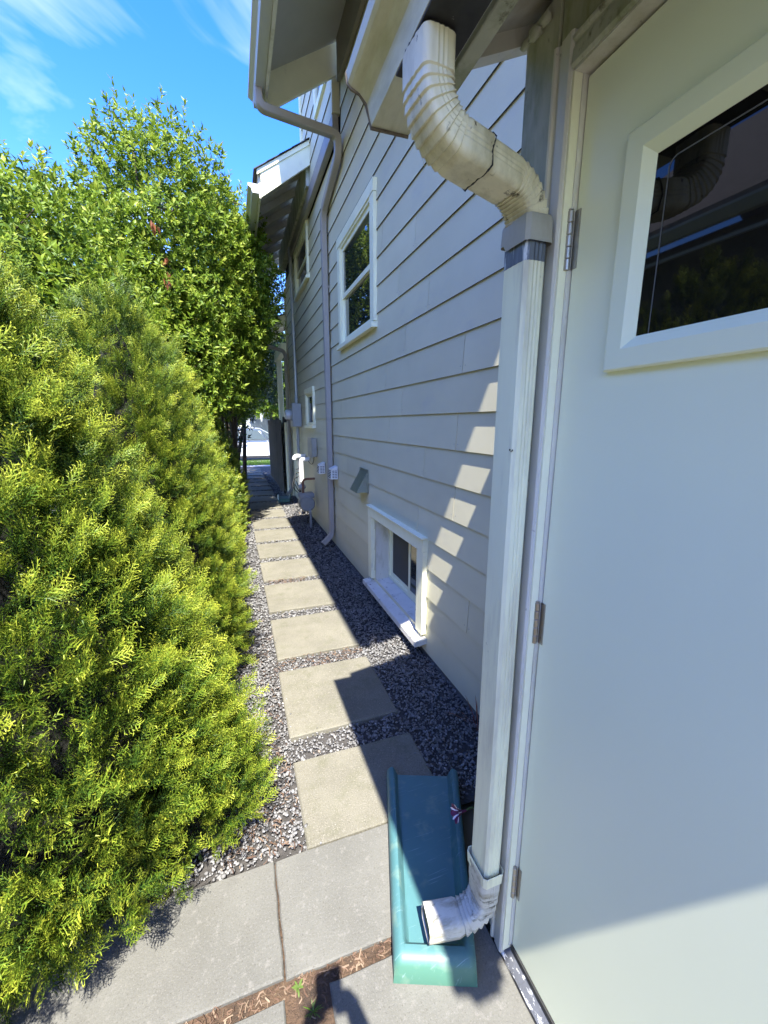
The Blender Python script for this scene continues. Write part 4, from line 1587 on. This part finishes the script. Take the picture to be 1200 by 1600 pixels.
def instance(templates, R, P, sc, tintoff, k_=4):
    Vs, Fs, Ts = [], [], []
    off = 0
    pick = rng.integers(0, len(templates), len(P))
    for k, (tv, tt) in enumerate(templates):
        idx = np.where(pick == k)[0]
        if not len(idx):
            continue
        V = np.einsum('nij,mj->nmi', R[idx], tv) * sc[idx, None, None] + P[idx][:, None, :]
        T = np.clip(tt[None] + tintoff[idx, None], 0, 1)
        n_, m_ = len(idx), len(tv)
        F = np.arange(n_ * m_).reshape(-1, k_) + off
        off += n_ * m_
        Vs.append(V.reshape(-1, 3)); Fs.append(F); Ts.append(T.ravel())
    return np.concatenate(Vs), np.concatenate(Fs), np.concatenate(Ts)


def thuja(cx, cy, H, R, lod, nclump, nspray, label, group, seed, lean=(0, 0), size=1.0, zlow=.05, boost=None):
    global rng
    keep_rng = rng
    rng = np.random.default_rng(seed)
    o = thing('arborvitae', (cx, cy, 0), label, 'shrub', group)

    def prof(u):
        u = np.clip(u, 0, 1)
        return R * np.minimum(1, .80 + 1.3 * u) * np.power(np.clip(1 - u ** 1.8, 0, 1), .72) + .015
    # clump positions over the surface, facing the path more densely
    N_ = nclump * 3
    u = rng.beta(1.05, 1.25, N_)
    th = rng.uniform(0, 2 * pi, N_)
    face = np.cos(th - rad(-68))                      # +x / -y side
    acc = rng.random(N_) < np.clip(.55 + .6 * face, .12, 1) * (.35 + .65 * prof(u) / R)
    u, th = u[acc][:nclump], th[acc][:nclump]
    lump = 1 + .10 * np.sin(3 * th + seed) * np.sin(5 * u + seed) + rng.normal(0, .05, len(u))
    rr_ = prof(u) * lump
    z = zlow + u * (H - zlow)
    out = np.stack([np.cos(th), np.sin(th), np.zeros_like(th)], 1)
    base = np.stack([cx + lean[0] * z + out[:, 0] * rr_ * .83, cy + lean[1] * z + out[:, 1] * rr_ * .83, z], 1)
    elev_ = rad(22) + rad(48) * u + rng.normal(0, .18, len(u))
    ax = out * np.cos(elev_)[:, None] + np.array([0, 0, 1.0]) * np.sin(elev_)[:, None]
    ax += rng.normal(0, .16, ax.shape)
    ax /= np.linalg.norm(ax, axis=1, keepdims=True)
    clen = (.12 + .09 * rng.random(len(u))) * size * np.where(u > .85, .8, 1)
    # sprays along every clump
    n_ = len(u)
    s = rng.uniform(0.0, 1.0, (n_, nspray)) ** .8
    P = base[:, None, :] + ax[:, None, :] * (s * clen[:, None])[:, :, None]
    P = P + rng.normal(0, .026 * size, P.shape) * (1.15 - s * .6)[:, :, None]
    D = ax[:, None, :] + rng.normal(0, .34, P.shape) * np.array([1, 1, .75])
    D[:, :, 2] += .18
    D = D.reshape(-1, 3)
    P = P.reshape(-1, 3)
    keep = P[:, 2] > .02
    P, D = P[keep], D[keep]
    up = np.tile(np.array([0, 0, 1.0]), (len(P), 1)) + rng.normal(0, .4, (len(P), 3))
    Rm = frames(D, up, rng.normal(0, .5, len(P)))
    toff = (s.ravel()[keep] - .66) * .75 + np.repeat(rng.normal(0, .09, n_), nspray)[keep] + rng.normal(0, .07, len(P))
    sc = size * rng.uniform(.6, 1.0, len(P))
    V, F, T = instance(SPRAYS[lod], Rm, P, sc, toff, 3)
    V[:, 2] = np.maximum(V[:, 2], .004)
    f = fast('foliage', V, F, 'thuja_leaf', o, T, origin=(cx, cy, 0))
    f['kind'] = 'stuff'
    # lumpy inner mass, near black to paint in the shade behind the sprays
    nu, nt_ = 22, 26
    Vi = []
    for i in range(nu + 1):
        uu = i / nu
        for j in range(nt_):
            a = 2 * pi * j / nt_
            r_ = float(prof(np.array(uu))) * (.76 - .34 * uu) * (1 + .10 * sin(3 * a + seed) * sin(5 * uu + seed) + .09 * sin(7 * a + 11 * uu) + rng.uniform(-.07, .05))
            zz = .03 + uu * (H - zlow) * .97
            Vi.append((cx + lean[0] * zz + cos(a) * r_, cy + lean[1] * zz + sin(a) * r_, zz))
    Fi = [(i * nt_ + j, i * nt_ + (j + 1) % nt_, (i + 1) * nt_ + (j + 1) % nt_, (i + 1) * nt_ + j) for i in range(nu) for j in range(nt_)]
    add('shaded_core', Vi, Fi, 'inner_foliage_shade', o)
    V, F = tube([(cx, cy, -.05), (cx + .01, cy, .2), (cx + lean[0] * H * .6, cy + lean[1] * H * .6, H * .6)], [.035, .03, .012], 8)
    add('trunk', V, F, 'bark', o)
    rng = keep_rng
    return o


HG = 'arborvitae shrubs in the hedge along the path'
thuja(-.88, 1.50, 2.12, .76, 0, 1450, 14, 'largest arborvitae shrub nearest the camera overhanging the concrete slab', HG, 11, size=.82)
thuja(-.54, 2.52, 2.10, .48, 0, 800, 13, 'tall pointed arborvitae shrub second from the camera in the hedge', HG, 12, size=.84)
thuja(-.58, 3.34, 1.90, .46, 1, 520, 13, 'third arborvitae shrub of the hedge, opposite the basement window', HG, 13, size=.92)
thuja(-.58, 4.15, 1.80, .45, 1, 430, 13, 'fourth arborvitae shrub of the hedge, opposite the taupe downspout', HG, 14, size=.95)
thuja(-.54, 4.95, 1.74, .45, 2, 380, 14, 'fifth arborvitae shrub of the hedge, opposite the white vents', HG, 15)
thuja(-.50, 5.75, 1.68, .45, 2, 320, 14, 'sixth arborvitae shrub of the hedge, opposite the gas meter', HG, 16)
thuja(-.46, 6.55, 1.64, .45, 2, 300, 14, 'seventh arborvitae shrub of the hedge, opposite the electric meter', HG, 17)
thuja(-.42, 7.40, 1.58, .45, 2, 280, 14, 'last arborvitae shrub at the shaded far end of the hedge', HG, 18)
thuja(-.225, 1.43, .56, .155, 0, 150, 11, 'small low arborvitae sprouting at the foot of the nearest shrub', HG, 19, size=.75, zlow=.03)
thuja(-1.8, .45, 2.3, .5, 2, 150, 14, 'arborvitae shrub beside the walkway across from the door', HG, 20)


# broad-leaved trees -------------------------------------------------
def leaf_template(Ln, w, fold=.35, droop=.12):
    V = np.array([(0, 0, 0), (Ln * .42, w, w * fold), (Ln, 0, -Ln * droop), (Ln * .5, 0, -.001),
                  (0, 0, 0), (Ln * .5, 0, -.001), (Ln, 0, -Ln * droop), (Ln * .42, -w, w * fold)])
    T = np.array([.35, .6, .65, .5, .35, .5, .65, .6])
    return V, T


LAUREL = [leaf_template(.078, .0165), leaf_template(.066, .0150, .5, .2), leaf_template(.088, .0175, .2, .05), leaf_template(.072, .017, .3, .25)]


def leaf_tree(cx, cy, blobs, label, group, seed, ncl, mt='laurel_leaf', shoots=0, nleaf=8, stems=4, trunk_r=.06, lsize=1.0, name='laurel_tree', light=.0, dead=False):
    """blobs: list of (x, y, z, rx, ry, rz) crown masses."""
    global rng
    keep_rng = rng
    rng = np.random.default_rng(seed)
    o = thing(name, (cx, cy, 0), label, 'tree', group)
    vol = np.array([b_[3] * b_[4] + b_[4] * b_[5] + b_[3] * b_[5] for b_ in blobs])
    which = rng.choice(len(blobs), ncl, p=vol / vol.sum())
    B = np.array(blobs)[which]
    d = rng.normal(size=(ncl, 3))
    d /= np.linalg.norm(d, axis=1, keepdims=True)
    rad_ = np.clip(1.02 - np.abs(rng.normal(0, .20, ncl)), .25, 1.15)[:, None]
    lum = 1 + .13 * np.sin(d[:, :1] * 7 + seed) * np.sin(d[:, 1:2] * 6 + 2) + .08 * np.sin(d[:, 2:] * 13)
    C = B[:, :3] + d * B[:, 3:] * rad_ * lum
    ax = d * np.array([1, 1, .6]) + np.array([0, 0, .55])
    ax += rng.normal(0, .35, ax.shape)
    ax /= np.linalg.norm(ax, axis=1, keepdims=True)
    clt = rng.normal(0, .13, ncl) + light
    # leaves in whorls
    k = nleaf
    ph = rng.uniform(0, 2 * pi, (ncl, 1)) + np.arange(k)[None] * 2.4 + rng.normal(0, .3, (ncl, k))
    tt = np.arange(k)[None] / k
    spread = rad(72) - rad(45) * tt + rng.normal(0, .18, (ncl, k))
    e1 = np.cross(ax, np.array([.3, .2, .93]))
    e1 /= np.linalg.norm(e1, axis=1, keepdims=True)
    e2 = np.cross(ax, e1)
    D = ax[:, None] * np.cos(spread)[..., None] + (e1[:, None] * np.cos(ph)[..., None] + e2[:, None] * np.sin(ph)[..., None]) * np.sin(spread)[..., None]
    P = C[:, None] + ax[:, None] * (tt * .085 * lsize - .05)[..., None]
    T0 = clt[:, None] + (tt - .4) * .35 + rng.normal(0, .07, (ncl, k))
    P, D, T0 = P.reshape(-1, 3), D.reshape(-1, 3), T0.ravel()
    A = np.repeat(ax, k, 0)
    # upright shoots on top
    if shoots:
        tops = [b_ for b_ in blobs if b_[2] + b_[5] > 3.0]
        for i in range(shoots):
            b_ = tops[rng.integers(len(tops))]
            dd = np.array([rng.uniform(-.95, .95), rng.uniform(-.95, .95)])
            if dd @ dd > .92:
                continue
            hh = math.sqrt(1 - dd @ dd)
            p = np.array([b_[0] + dd[0] * b_[3], b_[1] + dd[1] * b_[4], b_[2] + hh * b_[5] * .93])
            ln = rng.uniform(.18, .42)
            a_ = np.array([rng.normal(0, .16) + dd[0] * .25, rng.normal(0, .16) + dd[1] * .25, 1.0])
            a_ /= np.linalg.norm(a_)
            m_ = int(ln / .022)
            u_ = np.cross(a_, [.3, .9, .1]); u_ /= np.linalg.norm(u_)
            v_ = np.cross(a_, u_)
            for q in range(m_):
                f_ = q / m_
                g = q * 2.4 + rng.normal(0, .3)
                sp = rad(55) - rad(25) * f_
                P = np.vstack([P, p + a_ * ln * f_])
                D = np.vstack([D, a_ * cos(sp) + (u_ * cos(g) + v_ * sin(g)) * sin(sp)])
                A = np.vstack([A, a_])
                T0 = np.append(T0, light + .05 + .25 * f_ + rng.normal(0, .08))
    n_ = len(P)
    Rm = frames(D, A + rng.normal(0, .25, A.shape), rng.normal(0, .35, n_))
    sc = rng.uniform(.65, 1.15, n_) * lsize
    V, F, T = instance(LAUREL, Rm, P, sc, T0 - .1)
    f = fast('leaves', V, F, mt, o, T, origin=(cx, cy, 0))
    f['kind'] = 'stuff'
    # stems and limbs
    br = []
    for i in range(stems):
        b_ = blobs[i % len(blobs)]
        bx_, by_ = cx + rng.uniform(-.18, .18), cy + rng.uniform(-.18, .18)
        tx, ty, tz = b_[0] + rng.uniform(-.3, .3) * b_[3], b_[1] + rng.uniform(-.3, .3) * b_[4], b_[2] + b_[5] * .75
        p = bez((bx_, by_, -.05), (bx_ + (tx - bx_) * .25, by_ + (ty - by_) * .25, tz * .5), (tx, ty, tz), 10)
        tr = tube(p, [trunk_r * (1 - .085 * j) for j in range(11)], 8)
        add('trunk', *tr, 'bark', o, smooth=True)
        for j in range(26):
            w_ = p[3 + int(rng.integers(0, 8))]
            c_ = C[rng.integers(ncl)]
            if (Vector(c_) - w_).length > 1.3:
                continue
            mid_ = (w_ + Vector(c_)) / 2 + Vector((0, 0, -.06))
            br.append(tube(bez(w_, mid_, c_, 4), [.014, .011, .009, .006, .003], 5, False))
    if shoots:
        pass
    if br:
        add('branches', *merge(*br), 'bark', o)
    if dead:
        dv = []
        for (px, py, pz) in dead:
            for q in range(4):
                dv.append((px + rng.normal(0, .012), py + rng.normal(0, .012), pz - q * .018))
        dv = np.array(dv)
        Dd = np.stack([rng.normal(0, .35, len(dv)), rng.normal(0, .35, len(dv)), -np.ones(len(dv))], 1)
        Rd = frames(Dd, rng.normal(size=Dd.shape), rng.uniform(0, 6, len(dv)))
        V, F, T = instance(LAUREL, Rd, dv, np.full(len(dv), .95), rng.normal(0, .2, len(dv)))
        fast('dead_leaves', V, F, 'dead_leaf', o, T, origin=(cx, cy, 0))
    rng = keep_rng
    return o


TG = 'broad leaved trees behind the hedge'
leaf_tree(-1.7, 4.9, [(-1.7, 4.9, 2.45, 1.05, 1.1, 1.25), (-1.2, 4.3, 1.8, .8, .8, 1.0), (-2.3, 4.8, 2.55, 1.0, 1.0, 1.25), (-1.25, 5.5, 2.75, .75, .8, 1.2)],
          'leafy green tree with a lower crown at the left behind the hedge', TG, 31, 8600, shoots=60, light=.12, lsize=.84)
leaf_tree(-.75, 6.1, [(-.62, 6.1, 3.45, .90, .9, 1.45), (-.85, 5.8, 2.2, .95, .9, 1.1), (.0, 6.7, 3.3, .75, .8, 1.2)],
          'tallest bushy green tree rising to a peak behind the hedge', TG, 32, 9600, shoots=70, light=.14, lsize=.86,
          dead=[(-.52, 5.0, 2.98), (-.53, 5.0, 2.91), (-.62, 5.05, 3.45), (-.60, 5.05, 3.42), (-.53, 5.0, 3.12)])
leaf_tree(-.15, 8.3, [(-.05, 8.2, 3.8, .75, 1.0, 1.25), (-.05, 7.9, 2.5, .62, .9, .85), (.05, 8.9, 2.3, .55, .8, .8), (.35, 10.0, 3.6, .55, .9, 1.2)],
          'green tree whose branches reach over the path beside second eave', TG, 33, 5200, shoots=40, light=.04, lsize=.92)
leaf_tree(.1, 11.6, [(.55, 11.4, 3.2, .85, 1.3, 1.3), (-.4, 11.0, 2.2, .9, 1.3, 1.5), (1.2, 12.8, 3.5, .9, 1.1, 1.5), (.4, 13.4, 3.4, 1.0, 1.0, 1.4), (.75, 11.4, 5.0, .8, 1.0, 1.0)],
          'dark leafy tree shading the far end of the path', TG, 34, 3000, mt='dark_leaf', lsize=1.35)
leaf_tree(-3.0, 7.0, [(-2.8, 6.8, 2.8, 1.3, 1.4, 1.9), (-2.2, 8.4, 2.8, 1.2, 1.3, 1.9)],
          'dense green tree at the far left behind the other trees', TG, 35, 2000, lsize=1.35, light=.18)

# small plants -------------------------------------------------------
def rosette(name, loc, n, ln, label, cat, mt='weed_leaf', upr=.35, wid=.2, group=None):
    V, F, T = [], [], []
    k = 0
    for i in range(n):
        a = i * 2.4 + rng.normal(0, .2)
        l_ = ln * rng.uniform(.6, 1.1)
        d = np.array([cos(a), sin(a), 0])
        s = np.array([-sin(a), cos(a), 0])
        el = upr + rng.uniform(-.2, .35)
        for q in range(5):
            t = q / 4
            w_ = wid * l_ * (.25 + 1.5 * t * (1 - t) * 1.6) * (1 if q < 4 else .1)
            p = np.array(loc) + d * l_ * t * cos(el) + np.array([0, 0, 1]) * (l_ * t * sin(el) - l_ * .25 * t * t + .004)
            V += [p - s * w_, p + s * w_]
            T += [.3 + .5 * t] * 2
            if q:
                F.append((k + 2 * q - 2, k + 2 * q - 1, k + 2 * q + 1, k + 2 * q))
        k += 10
    o = fast(name, np.array(V), np.array(F), mt, None, T, origin=loc)
    return tag(o, label, cat, group)


rosette('weed', (-.215, .752, 0.0), 9, .05, 'pale green weed rosette in the slab joint at the lower left', 'weed', wid=.16, upr=.5)
rosette('weed', (.055, .85, -.012), 10, .022, 'yellowish clover like weed where the slab joints cross', 'weed', wid=.15, upr=.3)
rosette('grass_tuft', (.085, .79, -.013), 14, .035, 'thin green grass tuft in the shadowed soil joint', 'weed', mt='grass_leaf', wid=.03, upr=.6)
rosette('leafy_plant', (.955, 1.28, -.01), 22, .10, 'small leafy plant in gravel behind the downspout foot', 'plant', wid=.2, upr=.7)
rosette('dry_plant', (1.03, 1.50, 0.0), 14, .26, 'dry grassy stalks against the siding behind the downspout', 'plant', mt='dead_leaf', wid=.012, upr=1.0)

fl = thing('petunia', (.66, .95, 0), 'purple and white petunia flower leaning out from behind the downspout', 'flower')
fc = Vector((.560, .905, .322))
fd = Vector((-.93, -.02, .12)).normalized()
add('stem', *tube(bez((.70, .98, .02), (.70, .97, .27), tuple(fc - fd * .035), 10), .0025, 6), 'stem_green', fl)
e1_ = fd.cross(Vector((0, 0, 1))).normalized()
e2_ = fd.cross(e1_).normalized()
def petal(a0, a1, inner, outer, z0_, z1_, n=6):
    V, F = [], []
    for i in range(n + 1):
        a = a0 + (a1 - a0) * i / n
        lob = 1 - .20 * (2 * i / n - 1) ** 2
        for r_, z_ in ((inner, z0_), ((inner + outer) / 2 * lob, (z0_ * .35 + z1_ * .65)), (outer * lob, z1_ - .004 * abs(2 * i / n - 1))):
            V.append(fc + e1_ * (r_ * cos(a)) + e2_ * (r_ * sin(a)) + fd * z_)
    for i in range(n):
        for q in range(2):
            F.append((i * 3 + q, i * 3 + q + 1, i * 3 + 4 + q, i * 3 + 3 + q))
    return V, F
for k in range(5):
    a = 2 * pi * k / 5 + .3
    add('petal', *petal(a, a + 2 * pi / 5 * .74, .004, .027, -.020, .006), 'petal_purple', fl, smooth=True)
    add('petal_stripe', *petal(a + 2 * pi / 5 * .74, a + 2 * pi / 5, .004, .0255, -.020, .006), 'petal_white', fl, smooth=True)
add('flower_tube', *tube([fc - fd * .036, fc - fd * .026, fc - fd * .012], [.003, .0035, .007], 10, False), 'petal_purple', fl, smooth=True)

# ------------------------------------------------------------------ street side
car = thing('parked_car', (.75, 19.2, -.17), 'white car parked along the street beyond the end of the path', 'car')
cx0, cy0 = .75, 19.2
prof = [(-2.2, .22), (-2.25, .55), (-2.15, .85), (-1.95, .93), (-1.2, 1.40), (-.6, 1.47), (.25, 1.44), (1.05, .98), (1.95, .84), (2.22, .62), (2.25, .22)]
def carring(yy, inset, dz=0):
    return [(cx0 + x * (1 - inset * .02), yy, -.17 + z - (inset * .02 if z > .9 else 0)) for x, z in prof]
V, F = loft([carring(cy0 - .80, 3), carring(cy0 - .86, .6), carring(cy0 - .86, 0), carring(cy0 + .86, 0), carring(cy0 + .80, 3)])
add('body', V, F, 'car_paint', car, smooth=rad(30))
def quadbox(pts_, y0, y1):
    return merge(([(cx0 + x, y0, -.17 + z) for x, z in pts_] + [(cx0 + x, y1, -.17 + z) for x, z in pts_],
                  [(3, 2, 1, 0), (4, 5, 6, 7), (0, 1, 5, 4), (1, 2, 6, 5), (2, 3, 7, 6), (3, 0, 4, 7)]))
add('side_window', *quadbox([(-1.55, .98), (-.58, .98), (-.58, 1.38), (-1.18, 1.34)], cy0 - .872, cy0 - .80), 'car_glass', car)
add('side_window', *quadbox([(-.50, .98), (.52, .98), (.15, 1.36), (-.50, 1.38)], cy0 - .872, cy0 - .80), 'car_glass', car)
add('side_window', *quadbox([(.58, .98), (.92, .98), (.50, 1.22), (.30, 1.33)], cy0 - .872, cy0 - .80), 'car_glass', car)
add('sill_trim', *boxvf(cx0 - 2.0, cx0 + 2.0, cy0 - .87, cy0 - .80, .03, .12), 'tyre', car)
for xx in (-.54, .56):
    add('door_seam', *boxvf(cx0 + xx - .006, cx0 + xx + .006, cy0 - .8705, cy0 - .86, .12, .80), 'dark_gap', car)
for xx in (-.35, .72):
    add('door_handle', *boxvf(cx0 + xx - .09, cx0 + xx + .09, cy0 - .885, cy0 - .86, .66, .69), 'alloy', car)
for xx in (-1.4, 1.38):
    for yy in (cy0 - .87, cy0 + .67):
        w = add('wheel', *tube([(cx0 + xx, yy, .145), (cx0 + xx, yy + .03, .145), (cx0 + xx, yy + .18, .145), (cx0 + xx, yy + .2, .145)], [.29, .315, .315, .29], 24), 'tyre', car, smooth=rad(40))
        add('rim', *tube([(cx0 + xx, yy - .006, .145), (cx0 + xx, yy + .02, .145)], [.19, .21], 20), 'alloy', w)
add('tail_light', *boxvf(cx0 - 2.26, cx0 - 2.10, cy0 - .8, cy0 - .55, .48, .62), 'tail_red', car)
add('headlight', *boxvf(cx0 + 2.05, cx0 + 2.24, cy0 - .8, cy0 - .5, .42, .54), 'head_clear', car)

# the low house next door beyond the hedge: outside the frame, mirrored in the panes
nh = thing('neighbour_house', (-7.0, -1.5, 0), 'low house next door with brown shingles and pale gutters, beyond the hedge', 'house')
mat('brown_shingle', (0.16, 0.15, 0.135), 0.9, 0.25, 12, bump=0.4, bscale=60)
add('wall', *boxvf(-11, -4.7, -7, 7.0, -.1, 3.9), 'collar_paint', nh)
V, F = extrude_y([(-4.05, 3.84), (-8.6, 7.2), (-13.1, 3.84), (-13.1, 3.94), (-8.6, 7.3), (-4.05, 3.94)], -7.4, 7.3)
rf_ = add('roof', V, F, 'brown_shingle', nh)
V, F = extrude_y([(-4.05, 3.80), (-4.05, 3.70), (-3.98, 3.70), (-3.95, 3.75), (-3.92, 3.80), (-3.92, 3.83), (-3.96, 3.83), (-3.99, 3.80)], -7.4, 7.32)
add('gutter', V, F, 'white_paint', rf_)
V, F = extrude_y([(-4.1, 3.52), (-4.065, 3.52), (-4.065, 3.56), (-4.1, 3.56)], -7.3, 6.9)
add('fascia_trim', V, F, 'white_paint', nh)
fh = thing('neighbour_house', (2.0, 36, 0), 'pale grey blue house across the street behind trees', 'house')
add('wall', *boxvf(-6, 10, 34, 42, -.1, 5.2), 'far_house_paint', fh)
V, F = extrude_y([(-7, 5.0), (2, 8.6), (11, 5.0), (11, 5.2), (2, 8.85), (-7, 5.2)], 33.4, 42.6)
add('roof', V, F, 'shingle', fh)
for xx in (-4, -.5, 3, 6.5):
    w = add('window', *frame_rect_xz(xx, xx + 1.3, 1.2, 2.8, .12, 33.94, 33.99) if False else boxvf(xx, xx + 1.3, 33.93, 33.99, 1.2, 2.8), 'white_paint', fh)
    add('pane', *boxvf(xx + .1, xx + 1.2, 33.915, 33.925, 1.3, 2.7), 'window_glass', w)
for i, (tx, ty, s_) in enumerate(((-3.2, 29, 1.0), (2.6, 30.5, 1.15), (7.5, 30, 1.2), (-9, 31, 1.3))):
    leaf_tree(tx, ty, [(tx, ty, 4.2 * s_, 2.0 * s_, 2.0 * s_, 2.6 * s_), (tx + .8, ty, 3.2 * s_, 1.7 * s_, 1.7 * s_, 1.8 * s_)],
              ['round street tree at the left across the road', 'street tree straight across the road behind the parked car', 'street tree to the right across the road', 'far left street tree across the road'][i],
              'street trees across the road', 50 + i, 1100, lsize=4.2, nleaf=7, stems=1, trunk_r=.16, name='street_tree')

# ------------------------------------------------------------------ the photographer, just behind the camera
def skin_mesh(name, nodes, edges, mt, parent, sub=2, origin=(0, 0, 0)):
    names = list(nodes)
    me = bpy.data.meshes.new(name)
    me.from_pydata([tuple(Vector(nodes[k][0]) - Vector(origin)) for k in names], [(names.index(a), names.index(b)) for a, b in edges], [])
    me.materials.append(MATS[mt])
    o = bpy.data.objects.new(name, me)
    COL.objects.link(o)
    o.location = Vector(origin) - WLOC[parent]
    o.parent = parent
    WLOC[o] = Vector(origin)
    md = o.modifiers.new('skin', 'SKIN')
    md.use_smooth_shade = True
    for i, k in enumerate(names):
        r_ = nodes[k][1]
        me.skin_vertices[0].data[i].radius = r_ if isinstance(r_, tuple) else (r_, r_)
        me.skin_vertices[0].data[i].use_root = (i == 0)
    ss = o.modifiers.new('smooth', 'SUBSURF')
    ss.levels = ss.render_levels = sub
    return o


PX, PYY = -.06, -.52
ph_ = thing('person', (PX, PYY, 0), 'person in a dark jacket holding up a phone in both hands', 'person')
nodes = {
    'pelvis': ((PX, PYY, .93), (.15, .11)), 'waist': ((PX, PYY, 1.06), (.135, .10)), 'chest': ((PX, PYY, 1.26), (.155, .115)),
    'upper': ((PX, PYY, 1.40), (.12, .09)), 'neck': ((PX, PYY + .01, 1.50), .052), 'jaw': ((PX, PYY + .045, 1.575), (.066, .078)),
    'skull': ((PX, PYY + .03, 1.66), (.076, .092)), 'crown': ((PX, PYY + .02, 1.725), (.055, .066))}
edges = [('pelvis', 'waist'), ('waist', 'chest'), ('chest', 'upper'), ('upper', 'neck'), ('neck', 'jaw'), ('jaw', 'skull'), ('skull', 'crown')]
for sg, nm in ((-1, 'l'), (1, 'r')):
    nodes['sh' + nm] = ((PX + sg * .175, PYY, 1.385), .058)
    nodes['el' + nm] = ((PX + sg * .235, PYY + .17, 1.17), .042)
    nodes['wr' + nm] = ((sg * .075, -.075, 1.355), .027)
    nodes['pm' + nm] = ((sg * .058, -.030, 1.405), (.030, .016))
    nodes['hp' + nm] = ((PX + sg * .095, PYY, .87), .088)
    nodes['kn' + nm] = ((PX + sg * .10, PYY + .02, .49), .056)
    nodes['an' + nm] = ((PX + sg * .105, PYY - .01, .095), .036)
    nodes['to' + nm] = ((PX + sg * .115, PYY + .15, .035), (.04, .028))
    edges += [('upper', 'sh' + nm), ('sh' + nm, 'el' + nm), ('el' + nm, 'wr' + nm), ('wr' + nm, 'pm' + nm), ('pelvis', 'hp' + nm), ('hp' + nm, 'kn' + nm), ('kn' + nm, 'an' + nm), ('an' + nm, 'to' + nm)]
    for q in range(4):                      # fingers wrap round the back edge of the phone
        zz = 1.388 + q * .019
        nodes['f%s%da' % (nm, q)] = ((sg * .047, -.022, zz), .0088)
        nodes['f%s%db' % (nm, q)] = ((sg * .030, -.023, zz + .004), .0082)
        nodes['f%s%dc' % (nm, q)] = ((sg * (.010 + .004 * (q % 2)), -.022, zz + .006), .0072)
        edges += [('pm' + nm, 'f%s%da' % (nm, q)), ('f%s%da' % (nm, q), 'f%s%db' % (nm, q)), ('f%s%db' % (nm, q), 'f%s%dc' % (nm, q))]
    nodes['t%sa' % nm] = ((sg * .052, -.040, 1.440), .0105)
    nodes['t%sb' % nm] = ((sg * .030, -.032, 1.462), .0090)
    edges += [('pm' + nm, 't%sa' % nm), ('t%sa' % nm, 't%sb' % nm)]
skin_mesh('body', nodes, edges, 'skin', ph_, 2, (PX, PYY, 0))
jn = {'hem': ((PX, PYY, .90), (.175, .13)), 'waist': ((PX, PYY, 1.06), (.158, .12)), 'chest': ((PX, PYY, 1.26), (.178, .135)), 'upper': ((PX, PYY, 1.405), (.135, .105)), 'collar': ((PX, PYY + .005, 1.475), .066)}
je = [('hem', 'waist'), ('waist', 'chest'), ('chest', 'upper'), ('upper', 'collar')]
tn = {'hip': ((PX, PYY, .93), (.165, .122))}
te = []
for sg, nm in ((-1, 'l'), (1, 'r')):
    jn['sh' + nm] = ((PX + sg * .18, PYY, 1.385), .074)
    jn['el' + nm] = ((PX + sg * .238, PYY + .17, 1.17), .056)
    jn['cu' + nm] = ((sg * .098, -.115, 1.325), .040)
    je += [('upper', 'sh' + nm), ('sh' + nm, 'el' + nm), ('el' + nm, 'cu' + nm)]
    tn['hp' + nm] = ((PX + sg * .095, PYY, .86), .102)
    tn['kn' + nm] = ((PX + sg * .10, PYY + .02, .49), .072)
    tn['an' + nm] = ((PX + sg * .105, PYY - .01, .11), .056)
    te += [('hip', 'hp' + nm), ('hp' + nm, 'kn' + nm), ('kn' + nm, 'an' + nm)]
    skin_mesh('shoe', {'heel': ((PX + sg * .105, PYY - .05, .045), (.042, .044)), 'mid': ((PX + sg * .11, PYY + .05, .042), (.046, .040)), 'toe': ((PX + sg * .118, PYY + .17, .033), (.044, .030))},
              [('heel', 'mid'), ('mid', 'toe')], 'shoe', ph_, 2, (PX, PYY, 0))
skin_mesh('jacket', jn, je, 'jacket', ph_, 2, (PX, PYY, 0))
skin_mesh('trousers', tn, te, 'trousers', ph_, 2, (PX, PYY, 0))
skin_mesh('hair', {'a': ((PX, PYY + .0, 1.665), (.088, .096)), 'b': ((PX, PYY + .01, 1.738), (.064, .075)), 'c': ((PX, PYY - .03, 1.60), (.070, .060))}, [('a', 'b'), ('a', 'c')], 'hair', ph_, 2, (PX, PYY, 0))
add('nose', *ell((PX, PYY + .135, 1.618), (.012, .018, .020), 2), 'skin', ph_, smooth=True)
for sg in (-1, 1):
    add('eye', *ell((PX + sg * .031, PYY + .112, 1.643), (.012, .009, .009), 2), 'head_clear', ph_, smooth=True)
    add('ear', *ell((PX + sg * .082, PYY + .03, 1.635), (.012, .022, .032), 2), 'skin', ph_, smooth=True)
phone = thing('phone', (0, -.011, 1.388), 'black phone held upright in both hands at the camera position', 'phone')
add('case', *bevelled(*boxvf(-.037, .037, -.0145, -.0065, 1.388, 1.536), .003, 2), 'phone_black', phone, smooth=rad(40))
add('screen', *boxvf(-.034, .034, -.0152, -.0147, 1.393, 1.531), 'car_glass', phone)
